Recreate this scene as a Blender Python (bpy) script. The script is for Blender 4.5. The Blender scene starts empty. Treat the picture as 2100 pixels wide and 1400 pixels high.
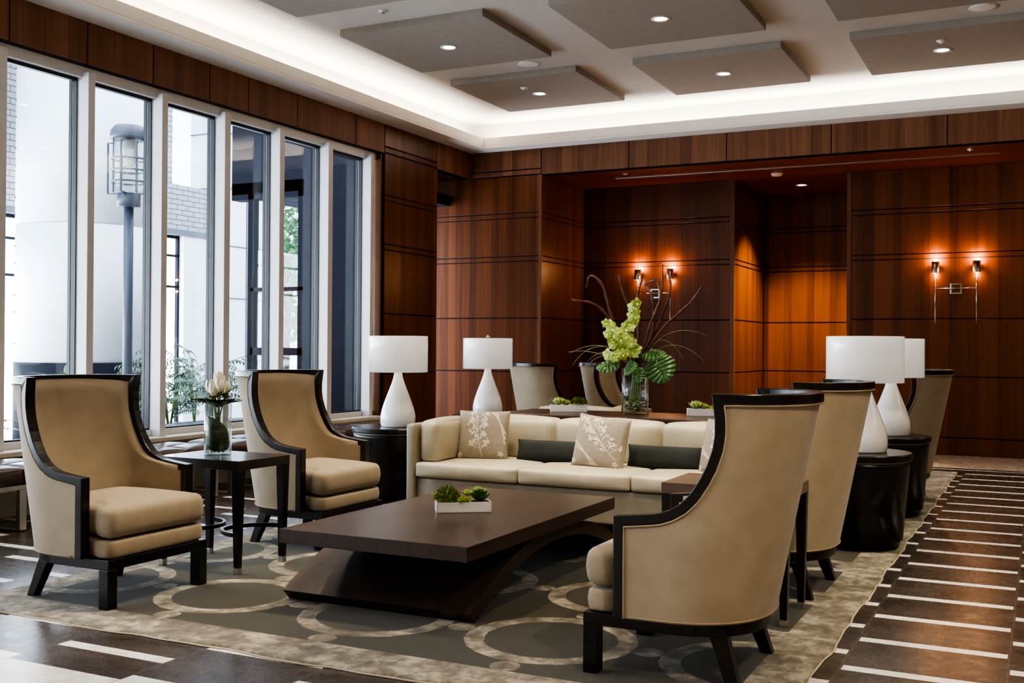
import bpy, bmesh, math, random
from math import sin, cos, pi, radians as R, sqrt, atan2
from mathutils import Vector as V, Matrix
random.seed(7)
col = bpy.context.scene.collection
SC = bpy.context.scene

# ---------------------------------------------------------------- mesh builder
class MB:
    def __init__(s): s.v=[]; s.f=[]; s.m=[]; s.mi=0; s.sm=[]; s.smooth=False
    def add(s, vs, fs):
        n=len(s.v); s.v += [tuple(p) for p in vs]
        for f in fs: s.f.append(tuple(i+n for i in f)); s.m.append(s.mi); s.sm.append(s.smooth)
        return s
    def box(s, x0,x1,y0,y1,z0,z1):
        p=[(x,y,z) for z in (z0,z1) for y in (y0,y1) for x in (x0,x1)]
        return s.add(p,[(0,2,3,1),(4,5,7,6),(0,1,5,4),(2,6,7,3),(0,4,6,2),(1,3,7,5)])
    def hexa(s, bot, top):   # 4 bottom pts ccw, 4 top pts
        return s.add(list(bot)+list(top),[(3,2,1,0),(4,5,6,7)]+[(i,(i+1)%4,4+(i+1)%4,4+i) for i in range(4)])
    def prism(s, pts, a, b, axis='z'):
        n=len(pts)
        def P(p,h):
            return (p[0],p[1],h) if axis=='z' else ((h,p[0],p[1]) if axis=='x' else (p[0],h,p[1]))
        vs=[P(p,a) for p in pts]+[P(p,b) for p in pts]
        return s.add(vs,[tuple(range(n-1,-1,-1)),tuple(range(n,2*n))]+[(i,(i+1)%n,n+(i+1)%n,n+i) for i in range(n)])
    def loft(s, rings, closed=True, cap=True):
        n=len(rings[0]); vs=[p for r in rings for p in r]; fs=[]
        for k in range(len(rings)-1):
            for i in range(n if closed else n-1):
                j=(i+1)%n; fs.append((k*n+i,k*n+j,(k+1)*n+j,(k+1)*n+i))
        if cap and closed:
            fs.append(tuple(range(n-1,-1,-1))); fs.append(tuple((len(rings)-1)*n+i for i in range(n)))
        return s.add(vs,fs)
    def lathe(s, prof, c=(0,0,0), n=40, cap=True):
        rings=[[(c[0]+r*cos(2*pi*i/n),c[1]+r*sin(2*pi*i/n),c[2]+z) for i in range(n)] for r,z in prof]
        return s.loft(rings,True,cap)
    def tube(s, pts, r, n=8, cap=True, closed=False):
        pts=[V(p) for p in pts]; N=len(pts); rr=r if isinstance(r,(list,tuple)) else [r]*N
        rings=[]; prev=None
        for i,p in enumerate(pts):
            if closed: t=(pts[(i+1)%N]-pts[i-1])
            else: t=(pts[min(i+1,N-1)]-pts[max(i-1,0)])
            t=t.normalized()
            if prev is None:
                a=V((0,0,1)) if abs(t.z)<.9 else V((1,0,0))
                u=t.cross(a).normalized()
            else: u=(prev-t*prev.dot(t)).normalized()
            prev=u; w=t.cross(u)
            rings.append([p+u*(rr[i]*cos(2*pi*k/n))+w*(rr[i]*sin(2*pi*k/n)) for k in range(n)])
        if closed: rings.append(rings[0]); return s.loft(rings,True,False)
        return s.loft(rings,True,cap)
    def grid(s, fn, nu, nv, flip=False):
        vs=[fn(i/nu,j/nv) for j in range(nv+1) for i in range(nu+1)]
        fs=[]
        for j in range(nv):
            for i in range(nu):
                a=j*(nu+1)+i; q=(a,a+1,a+nu+2,a+nu+1)
                fs.append(q[::-1] if flip else q)
        return s.add(vs,fs)
    def obj(s, name, mats, parent=None, bevel=0, sub=0, smooth=None, seg=2, solid=0, loc=None, auto=True):
        me=bpy.data.meshes.new(name); me.from_pydata(s.v,[],s.f)
        mats = mats if isinstance(mats,(list,tuple)) else [mats]
        for m in mats: me.materials.append(m)
        me.polygons.foreach_set('material_index',s.m)
        sm = [smooth]*len(s.f) if smooth is not None else s.sm
        me.polygons.foreach_set('use_smooth',[bool(x) for x in sm]); me.update()
        bm=bmesh.new(); bm.from_mesh(me); bmesh.ops.recalc_face_normals(bm,faces=bm.faces); bm.to_mesh(me); bm.free()
        o=bpy.data.objects.new(name,me); col.objects.link(o)
        if parent: o.parent=parent
        if loc: o.location=loc
        if bevel:
            b=o.modifiers.new('b','BEVEL'); b.width=bevel; b.segments=seg; b.limit_method='ANGLE'; b.angle_limit=R(35)
            b.harden_normals=False
        if solid:
            b=o.modifiers.new('s','SOLIDIFY'); b.thickness=solid; b.offset=0
        if sub:
            b=o.modifiers.new('ss','SUBSURF'); b.levels=sub; b.render_levels=sub
        return o

def tag(o,label=None,cat=None,group=None,kind=None):
    if label: o['label']=label
    if cat: o['category']=cat
    if group: o['group']=group
    if kind: o['kind']=kind
    return o
def thing(name,label,cat,loc=(0,0,0),rz=0,group=None):
    o=bpy.data.objects.new(name,None); col.objects.link(o); o.location=loc; o.rotation_euler=(0,0,rz)
    o.empty_display_size=.1
    return tag(o,label,cat,group)
def struct(o): o['kind']='structure'; return o
def kids(o): return [c for c in bpy.data.objects if c.parent is o]
def dup(o,loc,rz,label=None,group=None,parent=None):
    c=o.copy(); col.objects.link(c)
    if parent: c.parent=parent
    else:
        c.location=loc; c.rotation_euler=(0,0,rz)
        if label: c['label']=label
        if group: c['group']=group
    for k in kids(o): dup(k,None,None,parent=c)
    return c

# ---------------------------------------------------------------- materials
def newmat(name):
    m=bpy.data.materials.new(name); m.use_nodes=True; nt=m.node_tree
    b=nt.nodes['Principled BSDF']; return m,nt,b
def setp(b,**k):
    names=dict(col='Base Color',rough='Roughness',metal='Metallic',coat='Coat Weight',crough='Coat Roughness',spec='Specular IOR Level',
               trans='Transmission Weight',ior='IOR',emis='Emission Color',estr='Emission Strength',alpha='Alpha',sss='Subsurface Weight',sheen='Sheen Weight')
    for a,v in k.items():
        i=b.inputs[names[a]]
        i.default_value = (*v,1) if isinstance(v,(tuple,list)) and len(v)==3 else v
def nd(nt,t,**k):
    n=nt.nodes.new(t)
    for a,v in k.items():
        if a.startswith('i_'): n.inputs[a[2:].replace('_',' ')].default_value=v
        elif a.startswith('n'): n.inputs[int(a[1:])].default_value=v
        else: setattr(n,a,v)
    return n
def mth(nt,op,a,b=None,c=None,clamp=False):
    n=nt.nodes.new('ShaderNodeMath'); n.operation=op; n.use_clamp=clamp
    for i,x in enumerate((a,b,c)):
        if x is None: continue
        if isinstance(x,(int,float)): n.inputs[i].default_value=x
        else: nt.links.new(x,n.inputs[i])
    return n.outputs[0]
def mix(nt,f,a,b):
    n=nt.nodes.new('ShaderNodeMix'); n.data_type='RGBA'
    for i,x in ((0,f),(6,a),(7,b)):
        if isinstance(x,(int,float)): n.inputs[i].default_value=x
        elif isinstance(x,(tuple,list)): n.inputs[i].default_value=(*x,1) if len(x)==3 else x
        else: nt.links.new(x,n.inputs[i])
    return n.outputs[2]
def coords(nt,kind='Object',scale=(1,1,1),rot=(0,0,0)):
    t=nd(nt,'ShaderNodeTexCoord'); mp=nd(nt,'ShaderNodeMapping'); mp.inputs['Scale'].default_value=scale; mp.inputs['Rotation'].default_value=rot
    nt.links.new(t.outputs[kind],mp.inputs[0]); return mp.outputs[0]
def noise(nt,vec,scale,detail=4,rough=.5,dist=0):
    n=nd(nt,'ShaderNodeTexNoise'); n.inputs['Scale'].default_value=scale; n.inputs['Detail'].default_value=detail
    n.inputs['Roughness'].default_value=rough; n.inputs['Distortion'].default_value=dist
    nt.links.new(vec,n.inputs['Vector']); return n.outputs[0]
def ramp(nt,f,stops):
    n=nd(nt,'ShaderNodeValToRGB'); e=n.color_ramp.elements
    while len(e)<len(stops): e.new(.5)
    for i,(p,c) in enumerate(stops): e[i].position=p; e[i].color=(*c,1)
    nt.links.new(f,n.inputs[0]); return n.outputs[0]
def bump(nt,b,h,strength=.2,dist=.01):
    n=nd(nt,'ShaderNodeBump'); n.inputs['Strength'].default_value=strength; n.inputs['Distance'].default_value=dist
    nt.links.new(h,n.inputs['Height']); nt.links.new(n.outputs[0],b.inputs['Normal'])

def plain(name,c,rough=.5,var=.12,scale=8,bmp=0,**k):
    m,nt,b=newmat(name); setp(b,rough=rough,**k)
    f=noise(nt,coords(nt),scale,5)
    lo=tuple(x*(1-var) for x in c); hi=tuple(min(1,x*(1+var)) for x in c)
    nt.links.new(ramp(nt,f,[(.3,lo),(.7,hi)]),b.inputs['Base Color'])
    if bmp: bump(nt,b,noise(nt,coords(nt),scale*6,3),bmp,.004)
    return m
def wood(name,dark,light,rough=.38,axis='z',stripe=.24,zs=.8,coat=.0,fine=60):
    m,nt,b=newmat(name); setp(b,rough=rough,coat=coat,crough=.25,spec=.35)
    s={'z':(fine,fine,.9),'x':(.9,fine,fine),'y':(fine,.9,fine)}[axis]
    f1=noise(nt,coords(nt,scale=s),1.0,6,.6)
    s2={'z':(9,9,.25),'x':(.25,9,9),'y':(9,.25,9)}[axis]
    f2=noise(nt,coords(nt,scale=s2),1.0,3,.5)
    # veneer leaves: step tone every `stripe` metres
    t=nd(nt,'ShaderNodeTexCoord'); sp=nd(nt,'ShaderNodeSeparateXYZ'); nt.links.new(t.outputs['Object'],sp.inputs[0])
    if axis=='z': a=mth(nt,'ADD',sp.outputs[0],sp.outputs[1]); c2=sp.outputs[2]
    else: a=sp.outputs[2] if axis=='y' else sp.outputs[1]; c2=sp.outputs[0]
    a=mth(nt,'FLOOR',mth(nt,'DIVIDE',a,stripe)); c2=mth(nt,'FLOOR',mth(nt,'DIVIDE',c2,zs))
    cb=nd(nt,'ShaderNodeCombineXYZ'); nt.links.new(a,cb.inputs[0]); nt.links.new(c2,cb.inputs[1])
    wn=nd(nt,'ShaderNodeTexWhiteNoise'); nt.links.new(cb.outputs[0],wn.inputs[0])
    f=mth(nt,'ADD',mth(nt,'MULTIPLY',f1,.5),mth(nt,'MULTIPLY',f2,.35))
    f=mth(nt,'ADD',f,mth(nt,'MULTIPLY',wn.outputs[0],.17))
    nt.links.new(ramp(nt,f,[(.3,dark),(.78,light)]),b.inputs['Base Color'])
    bump(nt,b,f1,.06,.002)
    return m
M={}
M['panel']=wood('wood_panel',(.058,.0185,.007),(.24,.083,.028),rough=.36,stripe=.115,zs=60)
M['fascia']=wood('fascia_wood_lit',(.11,.043,.019),(.32,.145,.075),rough=.5,stripe=.15,zs=60)  # lighter copy of the panel wood; the cove light wash is in the colour
M['panelred']=wood('wood_soffit',(.10,.018,.007),(.26,.06,.02),rough=.3,axis='x')
M['groove']=plain('groove_backing',(.022,.008,.005),.8)  # dark brown backing that shows in the panel joints
M['edge']=wood('wood_edge',(.12,.05,.025),(.26,.12,.06),rough=.4)
M['table']=wood('coffee_wood',(.038,.024,.018),(.085,.056,.044),rough=.30,axis='y',stripe=5,zs=5,fine=40)
M['console']=wood('console_wood',(.022,.012,.008),(.055,.028,.018),rough=.28,axis='x',stripe=5,zs=5,fine=40)
M['oak']=wood('grey_oak',(.10,.065,.045),(.24,.17,.12),rough=.42,axis='x',stripe=5,zs=5,fine=50)
M['black']=plain('black_lacquer',(.010,.0075,.0065),.30,spec=.4,coat=.25,crough=.22)
M['darkwood']=plain('espresso_wood',(.016,.010,.009),.3,coat=.15)
M['chrome']=plain('polished_metal',(.75,.74,.72),.18,metal=1.,var=.03)
M['nickel']=plain('brushed_nickel',(.55,.51,.46),.32,metal=1.,var=.05)
M['white']=plain('white_paint',(.72,.69,.65),.6,var=.02)
M['ceil']=plain('ceiling_paint',(.50,.46,.42),.75,var=.02)
M['cpanel']=plain('ceiling_panel',(.30,.265,.23),.8,var=.05,scale=14)
M['frame']=plain('window_frame',(.62,.61,.60),.35,var=.02)
M['sill']=plain('sill_stone',(.60,.55,.45),.45,var=.05)
M['gasket']=plain('black_gasket',(.01,.01,.012),.5)
M['ceramic']=plain('white_ceramic',(.90,.89,.87),.10,var=.01,coat=.6,crough=.04)
M['shade']=plain('white_lampshade',(.90,.88,.84),.22,var=.01,coat=.3,crough=.1,emis=(1,.96,.90),estr=.16)  # slight emission stands in for bulb glow through the shade
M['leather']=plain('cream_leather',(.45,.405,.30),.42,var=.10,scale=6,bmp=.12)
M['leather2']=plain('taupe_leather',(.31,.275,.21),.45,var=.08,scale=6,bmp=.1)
M['brown']=plain('brown_leather',(.06,.030,.020),.28,var=.25,scale=7,bmp=.15,coat=.2)
M['pillow']=plain('taupe_linen',(.30,.255,.205),.9,var=.10,scale=30,bmp=.2)
M['print']=plain('cream_print',(.66,.60,.49),.85,var=.04)
M['velvet']=plain('charcoal_velvet',(.020,.024,.023),.85,var=.25,scale=10,bmp=.1)
M['planter']=plain('white_planter',(.78,.75,.74),.45,var=.03)
M['soil']=plain('soil',(.03,.02,.012),.95,var=.4,scale=40)
M['moss']=plain('dark_moss',(.17,.22,.04),.9,var=.5,scale=60)
M['lime']=plain('lime_leaf',(.50,.64,.05),.5,var=.2,scale=30)
M['limepale']=plain('pale_succulent',(.52,.64,.22),.5,var=.2,scale=30)
M['darkleaf']=plain('deep_leaf',(.08,.19,.04),.4,var=.4,scale=14)
M['leaf']=plain('monstera_leaf',(.06,.17,.04),.35,var=.4,scale=14)
M['wrap']=plain('wrap_leaf',(.035,.075,.02),.4,var=.4,scale=14)
M['orchid']=plain('orchid_petal',(.56,.72,.20),.5,var=.18,scale=25)
M['tulip']=plain('tulip_petal',(.86,.84,.68),.5,var=.06,scale=20)
M['stem']=plain('green_stem',(.16,.26,.06),.5,var=.2)
M['grassb']=plain('lily_grass',(.30,.33,.16),.5,var=.2)
M['branch']=plain('branch_bark',(.13,.055,.032),.7,var=.5,scale=30,bmp=.3)
M['pebble']=plain('pebbles',(.42,.36,.28),.5,var=.6,scale=35)
M['concrete']=plain('pale_concrete',(.80,.82,.85),.8,var=.05,scale=3)
M['steel']=plain('dark_steel',(.016,.018,.026),.7,spec=.1,var=.1)
M['lampgrey']=plain('grey_metal',(.09,.10,.13),.4,var=.08)
M['deck']=plain('terrace_stone',(.45,.46,.48),.7,var=.15,scale=4)
M['palm']=plain('palm_leaf',(.09,.15,.09),.5,var=.4,scale=12)
M['tree']=plain('tree_leaf',(.12,.26,.10),.6,var=.5,scale=2)
M['bark']=plain('tree_bark',(.08,.06,.05),.8,var=.3)
M['beige']=plain('beige_stone',(.56,.48,.38),.3,var=.08,scale=3)
M['wallrest']=plain('warm_plaster',(.30,.19,.12),.8,var=.05)

def fabric():
    m,nt,b=newmat('tan_woven_fabric'); setp(b,rough=.85,sheen=.15)
    t=nd(nt,'ShaderNodeTexCoord'); sp=nd(nt,'ShaderNodeSeparateXYZ'); nt.links.new(t.outputs['Object'],sp.inputs[0])
    a=mth(nt,'ADD',sp.outputs[0],sp.outputs[1]); k=2*pi/.0105
    c=mth(nt,'ADD',sp.outputs[2],mth(nt,'MULTIPLY',mth(nt,'SUBTRACT',sp.outputs[0],sp.outputs[1]),.25))
    d=mth(nt,'MULTIPLY',mth(nt,'SINE',mth(nt,'MULTIPLY',a,k)),mth(nt,'SINE',mth(nt,'MULTIPLY',c,k)))
    d=mth(nt,'MULTIPLY_ADD',d,.5,.5)
    n=noise(nt,coords(nt),9,3)
    base=ramp(nt,n,[(.3,(.345,.278,.190)),(.7,(.395,.322,.225))])
    col_=mix(nt,mth(nt,'MULTIPLY',mth(nt,'POWER',d,3.),.55),base,(.12,.08,.045))
    nt.links.new(col_,b.inputs['Base Color']); bump(nt,b,d,.25,.0015)
    return m
M['fabric']=fabric()
M['piping']=plain('piping_cord',(.34,.265,.17),.7)

def glassmat(name,tint=(1,1,1),refl=.9,rough=0.0,base=.04):
    m,nt,b=newmat(name); nt.nodes.remove(b); out=nt.nodes['Material Output']
    tr=nd(nt,'ShaderNodeBsdfTransparent'); tr.inputs[0].default_value=(*tint,1)
    gl=nd(nt,'ShaderNodeBsdfGlossy'); gl.inputs['Roughness'].default_value=rough; gl.inputs[0].default_value=(refl,refl,refl,1)
    g=nd(nt,'ShaderNodeNewGeometry'); dt=nd(nt,'ShaderNodeVectorMath',operation='DOT_PRODUCT')
    nt.links.new(g.outputs['Normal'],dt.inputs[0]); nt.links.new(g.outputs['Incoming'],dt.inputs[1])
    c=mth(nt,'SUBTRACT',1.,mth(nt,'ABSOLUTE',dt.outputs['Value']),clamp=True)
    fr=mth(nt,'MULTIPLY_ADD',mth(nt,'POWER',c,5.),.96,base)
    mx=nd(nt,'ShaderNodeMixShader')
    nt.links.new(fr,mx.inputs[0]); nt.links.new(tr.outputs[0],mx.inputs[1]); nt.links.new(gl.outputs[0],mx.inputs[2])
    nt.links.new(mx.outputs[0],out.inputs[0]); return m
M['pane']=glassmat('window_glass',(.96,.98,1.))
M['glass']=glassmat('vase_glass',(.95,.97,.96),base=.06)
M['water']=glassmat('vase_water',(.93,.96,.93))

def emis(name,c,s):
    m,nt,b=newmat(name); setp(b,col=(0,0,0),emis=c,estr=s); return m
M['lens']=emis('lamp_lens',(1,.96,.9),14)
M['glow']=emis('sconce_bulb',(1,.55,.25),22)
M['skyglow']=emis('bright_window',(.86,.93,1.),9)

# floor: dark marble planks with staggered white inlay strips, white field near the camera
def floormat():
    m,nt,b=newmat('inlaid_marble_floor'); setp(b,spec=.5)
    t=nd(nt,'ShaderNodeTexCoord'); sp=nd(nt,'ShaderNodeSeparateXYZ'); nt.links.new(t.outputs['Object'],sp.inputs[0])
    X,Y=sp.outputs[0],sp.outputs[1]
    cx=mth(nt,'DIVIDE',mth(nt,'ADD',X,.13),.6415)
    ci=mth(nt,'FLOOR',cx); cf=mth(nt,'FRACT',cx)
    odd=mth(nt,'ABSOLUTE',mth(nt,'MODULO',ci,2.))        # cols: -1 => walkway column
    # walkway column index -1 -> odd=1 ; strip centre y = .236 + .5k
    y=mth(nt,'SUBTRACT',mth(nt,'SUBTRACT',Y,.236),mth(nt,'MULTIPLY',mth(nt,'SUBTRACT',1.,odd),.25))
    yf=mth(nt,'FRACT',mth(nt,'ADD',mth(nt,'DIVIDE',y,.5),.5))
    d=mth(nt,'MULTIPLY',mth(nt,'ABSOLUTE',mth(nt,'SUBTRACT',yf,.5)),.5)
    strip=mth(nt,'LESS_THAN',d,.037)
    inx=mth(nt,'MULTIPLY',mth(nt,'GREATER_THAN',cf,.012),mth(nt,'LESS_THAN',cf,.988))
    strip=mth(nt,'MULTIPLY',strip,inx)
    # end border at the far side
    far=mth(nt,'GREATER_THAN',Y,13.30)
    bord=mth(nt,'MULTIPLY',mth(nt,'GREATER_THAN',Y,12.93),mth(nt,'LESS_THAN',Y,13.30))
    bl=mth(nt,'MULTIPLY',mth(nt,'GREATER_THAN',Y,13.12),mth(nt,'LESS_THAN',Y,13.17))
    strip=mth(nt,'MAXIMUM',mth(nt,'MULTIPLY',strip,mth(nt,'SUBTRACT',1.,bord)),bl)
    near=mth(nt,'LESS_THAN',Y,3.205)
    strip=mth(nt,'MAXIMUM',strip,near)
    gl=mth(nt,'MAXIMUM',mth(nt,'LESS_THAN',mth(nt,'ABSOLUTE',mth(nt,'SUBTRACT',cf,.0)),.006),mth(nt,'GREATER_THAN',cf,.995))
    nn=noise(nt,coords(nt,scale=(1.2,2.6,1)),1.6,5,.55,.5)
    n2=noise(nt,coords(nt),14,6,.6)
    dk=ramp(nt,nn,[(.32,(.040,.030,.024)),(.55,(.068,.053,.043)),(.75,(.105,.085,.070))])
    dk=mix(nt,mth(nt,'MULTIPLY',n2,.12),dk,(.07,.05,.04))
    wt=ramp(nt,noise(nt,coords(nt,scale=(1.5,3,1)),2,8,.6,1.5),[(.35,(.72,.68,.62)),(.5,(.88,.86,.82)),(.7,(.93,.92,.90))])
    c=mix(nt,strip,dk,wt)
    c=mix(nt,mth(nt,'MULTIPLY',gl,.55),c,(.16,.13,.11))
    c=mix(nt,far,c,(.56,.48,.38))
    nt.links.new(c,b.inputs['Base Color'])
    r=mth(nt,'MULTIPLY_ADD',n2,.22,.17); nt.links.new(r,b.inputs['Roughness'])
    return m
M['floor']=floormat()

def rugmat():
    m,nt,b=newmat('ring_pattern_rug'); setp(b,rough=.95,spec=.15,sheen=.2)
    t=nd(nt,'ShaderNodeTexCoord'); sp=nd(nt,'ShaderNodeSeparateXYZ'); nt.links.new(t.outputs['Object'],sp.inputs[0])
    X,Y=sp.outputs[0],sp.outputs[1]; P=.937
    wob=mth(nt,'MULTIPLY',mth(nt,'SUBTRACT',noise(nt,coords(nt),22,3),.5),.018)
    def cell(x0,y0):
        u=mth(nt,'SUBTRACT',mth(nt,'FRACT',mth(nt,'ADD',mth(nt,'DIVIDE',mth(nt,'SUBTRACT',X,x0),P),.5)),.5)
        v=mth(nt,'SUBTRACT',mth(nt,'FRACT',mth(nt,'ADD',mth(nt,'DIVIDE',mth(nt,'SUBTRACT',Y,y0),P),.5)),.5)
        u=mth(nt,'MULTIPLY',u,P); v=mth(nt,'MULTIPLY',v,P)
        return mth(nt,'ADD',mth(nt,'SQRT',mth(nt,'ADD',mth(nt,'MULTIPLY',u,u),mth(nt,'MULTIPLY',v,v))),wob)
    cx0,cy0=-2.02,4.515
    d=cell(cx0,cy0)
    ring=mth(nt,'LESS_THAN',mth(nt,'ABSOLUTE',mth(nt,'SUBTRACT',d,.353)),.046)
    k1=mth(nt,'LESS_THAN',cell(cx0+P/2,cy0),.066); k2=mth(nt,'LESS_THAN',cell(cx0,cy0+P/2),.066)
    mask=mth(nt,'MAXIMUM',ring,mth(nt,'MAXIMUM',k1,k2))
    x0,x1,y0,y1=-4.83,-1.075,3.985,12.52
    ins=mth(nt,'MULTIPLY',mth(nt,'MULTIPLY',mth(nt,'GREATER_THAN',X,x0),mth(nt,'LESS_THAN',X,x1)),
            mth(nt,'MULTIPLY',mth(nt,'GREATER_THAN',Y,y0),mth(nt,'LESS_THAN',Y,y1)))
    mask=mth(nt,'MAXIMUM',mask,mth(nt,'SUBTRACT',1.,ins))
    n=noise(nt,coords(nt,scale=(1,1.6,1)),3.2,6,.62,.6); nf=noise(nt,coords(nt),160,2)
    n3=noise(nt,coords(nt,scale=(1.4,1,1)),11,5,.65,.5)
    nn=mth(nt,'ADD',mth(nt,'MULTIPLY',n,.55),mth(nt,'MULTIPLY',n3,.45))
    pile=ramp(nt,nn,[(.38,(.10,.082,.055)),(.49,(.22,.188,.135)),(.60,(.50,.455,.34))])
    flat=ramp(nt,nf,[(.3,(.040,.036,.020)),(.7,(.062,.055,.033))])
    pile=mix(nt,mth(nt,'MULTIPLY',nf,.3),pile,(.10,.08,.05))
    nt.links.new(mix(nt,mask,flat,pile),b.inputs['Base Color'])
    h=mth(nt,'ADD',mth(nt,'MULTIPLY',mask,1.),mth(nt,'MULTIPLY',nf,.25))
    bump(nt,b,h,.9,.008)
    return m
M['rug']=rugmat()
M['rugedge']=plain('rug_binding',(.55,.48,.34),.8)

def brickmat(name,c,cm,sx=.42,sy=.14):
    m,nt,b=newmat(name); setp(b,rough=.8)
    t=nd(nt,'ShaderNodeTexCoord'); sp=nd(nt,'ShaderNodeSeparateXYZ'); nt.links.new(t.outputs['Object'],sp.inputs[0])
    cb=nd(nt,'ShaderNodeCombineXYZ'); nt.links.new(sp.outputs[1],cb.inputs[0]); nt.links.new(sp.outputs[2],cb.inputs[1])
    bt=nd(nt,'ShaderNodeTexBrick'); bt.inputs['Scale'].default_value=1; bt.inputs['Brick Width'].default_value=sx; bt.inputs['Row Height'].default_value=sy
    bt.inputs['Mortar Size'].default_value=.008; bt.inputs['Color1'].default_value=(*c,1); bt.inputs['Color2'].default_value=(*[x*1.08 for x in c],1); bt.inputs['Mortar'].default_value=(*cm,1)
    nt.links.new(cb.outputs[0],bt.inputs[0]); nt.links.new(bt.outputs[0],b.inputs['Base Color']); return m
M['brick']=brickmat('pale_brick',(.36,.35,.37),(.10,.10,.12),.27,.088)

# ---------------------------------------------------------------- room shell
XL=-7.25; YF=13.366; YW=14.9; ZS=3.712; ZT=4.07; ZC=4.47; XR=6.2; YN=-5.0
RN=-8.9          # far side of the alcove behind the left pilaster
def quadbox(name,mat,*b,**k): 
    mb=MB().box(*b); return struct(mb.obj(name,mat,**k))
quadbox('floor',M['floor'],-8.9,XR,YN,16.9,-.12,0)

GZ=[(0,.218),(.230,1.003),(1.013,1.745),(1.755,2.529),(2.537,2.598),(2.606,3.129),(3.137,3.198),(3.206,3.712)]
GF=[(3.724,3.79),(3.80,4.10)]
def panels(mb,axis,plane,a,b,zs,out,thick=.03,gap=.006):
    """slabs standing on a plane; axis = direction the wall runs along ('x' or 'y'); out=+1/-1 side the face looks to"""
    for z0,z1 in zs:
        p0,p1=sorted((plane,plane-out*thick))
        if axis=='x': mb.box(a+gap,b-gap,p0,p1,z0+gap*.6,z1-gap*.6)
        else: mb.box(p0,p1,a+gap,b-gap,z0+gap*.6,z1-gap*.6)
def backing(mb,axis,plane,a,b,z0,z1,out,t=.012,depth=.2):
    p0,p1=sorted((plane-out*t,plane-out*depth))
    if axis=='x': mb.box(a,b,p0,p1,z0,z1)
    else: mb.box(p0,p1,a,b,z0,z1)
def wallpiece(mb,axis,plane,a,b,zs,out,seams=(),z0=None,z1=None,depth=.2):
    mb.mi=0
    s=[a]+list(seams)+[b]
    for i in range(len(s)-1): panels(mb,axis,plane,s[i],s[i+1],zs,out,thick=.02)
    mb.mi=1; backing(mb,axis,plane,a,b,zs[0][0] if z0 is None else z0,zs[-1][1] if z1 is None else z1,out,depth=depth); mb.mi=0
# back wall: recess wall, its left return, niche, corner panel
mb=MB()
wallpiece(mb,'x',YW,-6.163,-3.95,GZ,-1)
wallpiece(mb,'x',YW,-2.32,XR,GZ,-1,seams=(.9,4.1))
wallpiece(mb,'x',YF,RN,-6.19,GZ,-1,depth=.12)
wallpiece(mb,'y',-6.163,YF+.025,YW,GZ,1,depth=.12)
# niche
wallpiece(mb,'y',-3.90,YW+.02,16.7,GZ,1,depth=.08)
wallpiece(mb,'x',16.7,-3.90,-2.36,GZ,-1,depth=.1)
wallpiece(mb,'y',-2.36,YW+.02,16.7,GZ,-1,depth=.08)
struct(mb.obj('wall_back',[M['panel'],M['groove']],bevel=.0025,seg=1))
struct(MB().box(-6.197,-6.158,YF-.008,YF+.03,0,ZS).obj('trim_corner',M['edge'],bevel=.002))
struct(MB().box(-3.955,-3.892,YW-.01,YW+.03,0,ZS).obj('trim_niche_left',M['edge'],bevel=.002)); struct(MB().box(-2.368,-2.315,YW-.01,YW+.03,0,ZS).obj('trim_niche_right',M['edge'],bevel=.002))
# fascia over the recess
mb=MB(); wallpiece(mb,'x',YF-.005,XL+.001,-6.17,GF,-1,z0=ZS,z1=4.1,depth=.15)
wallpiece(mb,'x',YF-.005,-6.17,XR,[(ZS,4.10)],-1,seams=(-4.902,-3.599,-2.312,-1.008,.3,1.6,2.9,4.2,5.5),z0=ZS,depth=.15)
struct(mb.obj('trim_fascia_back',[M['fascia'],M['groove']],bevel=.0025,seg=1))
mb=MB().box(-6.3,XR,YF+.01,17.1,ZS,ZS+.1).box(RN,-7.27,12.3,YF+.2,ZS,ZS+.1)
struct(mb.obj('ceiling_recess',M['panelred']))
# left wall: pilaster, fascia above windows, wall under the sill, and everything left of it
mb=MB()
wallpiece(mb,'y',XL,11.13,12.39,GZ+GF,1,depth=.18)
mb.box(XL-.18,XL-.001,12.385,12.41,0,ZS)
struct(mb.obj('wall_left',[M['panel'],M['groove']],bevel=.0025,seg=1)); mb=MB()
wallpiece(mb,'y',XL,5.79-7*1.27,11.13,[(ZS,4.10)],1,seams=[5.79-k*1.27 for k in range(6,0,-1)]+[5.79,6.554,7.305,8.038,8.609,9.406,10.511],z0=ZS,depth=.2)
wallpiece(mb,'y',XL,12.39,YF,[(ZS,4.10)],1,z0=ZS,depth=.15)
struct(mb.obj('trim_fascia_left',[M['fascia'],M['groove']],bevel=.0025,seg=1))
quadbox('wall_left_lower',M['sill'],-7.42,-7.22,-3.2,11.12,0,.465)
mb=MB().box(-7.46,-7.17,-3.2,11.02,.466,.508)
struct(mb.obj('trim_window_sill',M['sill'],bevel=.006))
# mullions and frames
mull=[(5.70-.868*k,5.776-.868*k) for k in range(10,0,-1)]+[(5.70,5.776),(6.572,6.645),(7.424,7.497),(8.268,8.353),(9.122,9.203),(9.987,10.071),(10.841,10.91)]
panes=[(mull[i][1]-.004,mull[i+1][0]+.004) for i in range(len(mull)-1)]
ZB,ZH=.565,3.615
mb=MB(); mb.box(-7.47,-7.33,-3.2,11.10,ZH,3.71); mb.box(-7.47,-7.36,-3.2,11.05,.508,ZB)
for a,b in mull: mb.box(-7.47,-7.38,a-.004,b+.004,.508,3.7)
struct(mb.obj('trim_window_frame',M['frame'],bevel=.004))
for a,b in mull: struct(MB().box(-7.40,-7.255,a,b,.508,3.655).obj('trim_mullion',M['frame'],bevel=.004))
mb=MB().box(-7.34,-7.262,11.06,11.085,.508,3.70).box(-7.42,-7.30,11.085,11.125,.508,3.70)
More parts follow.
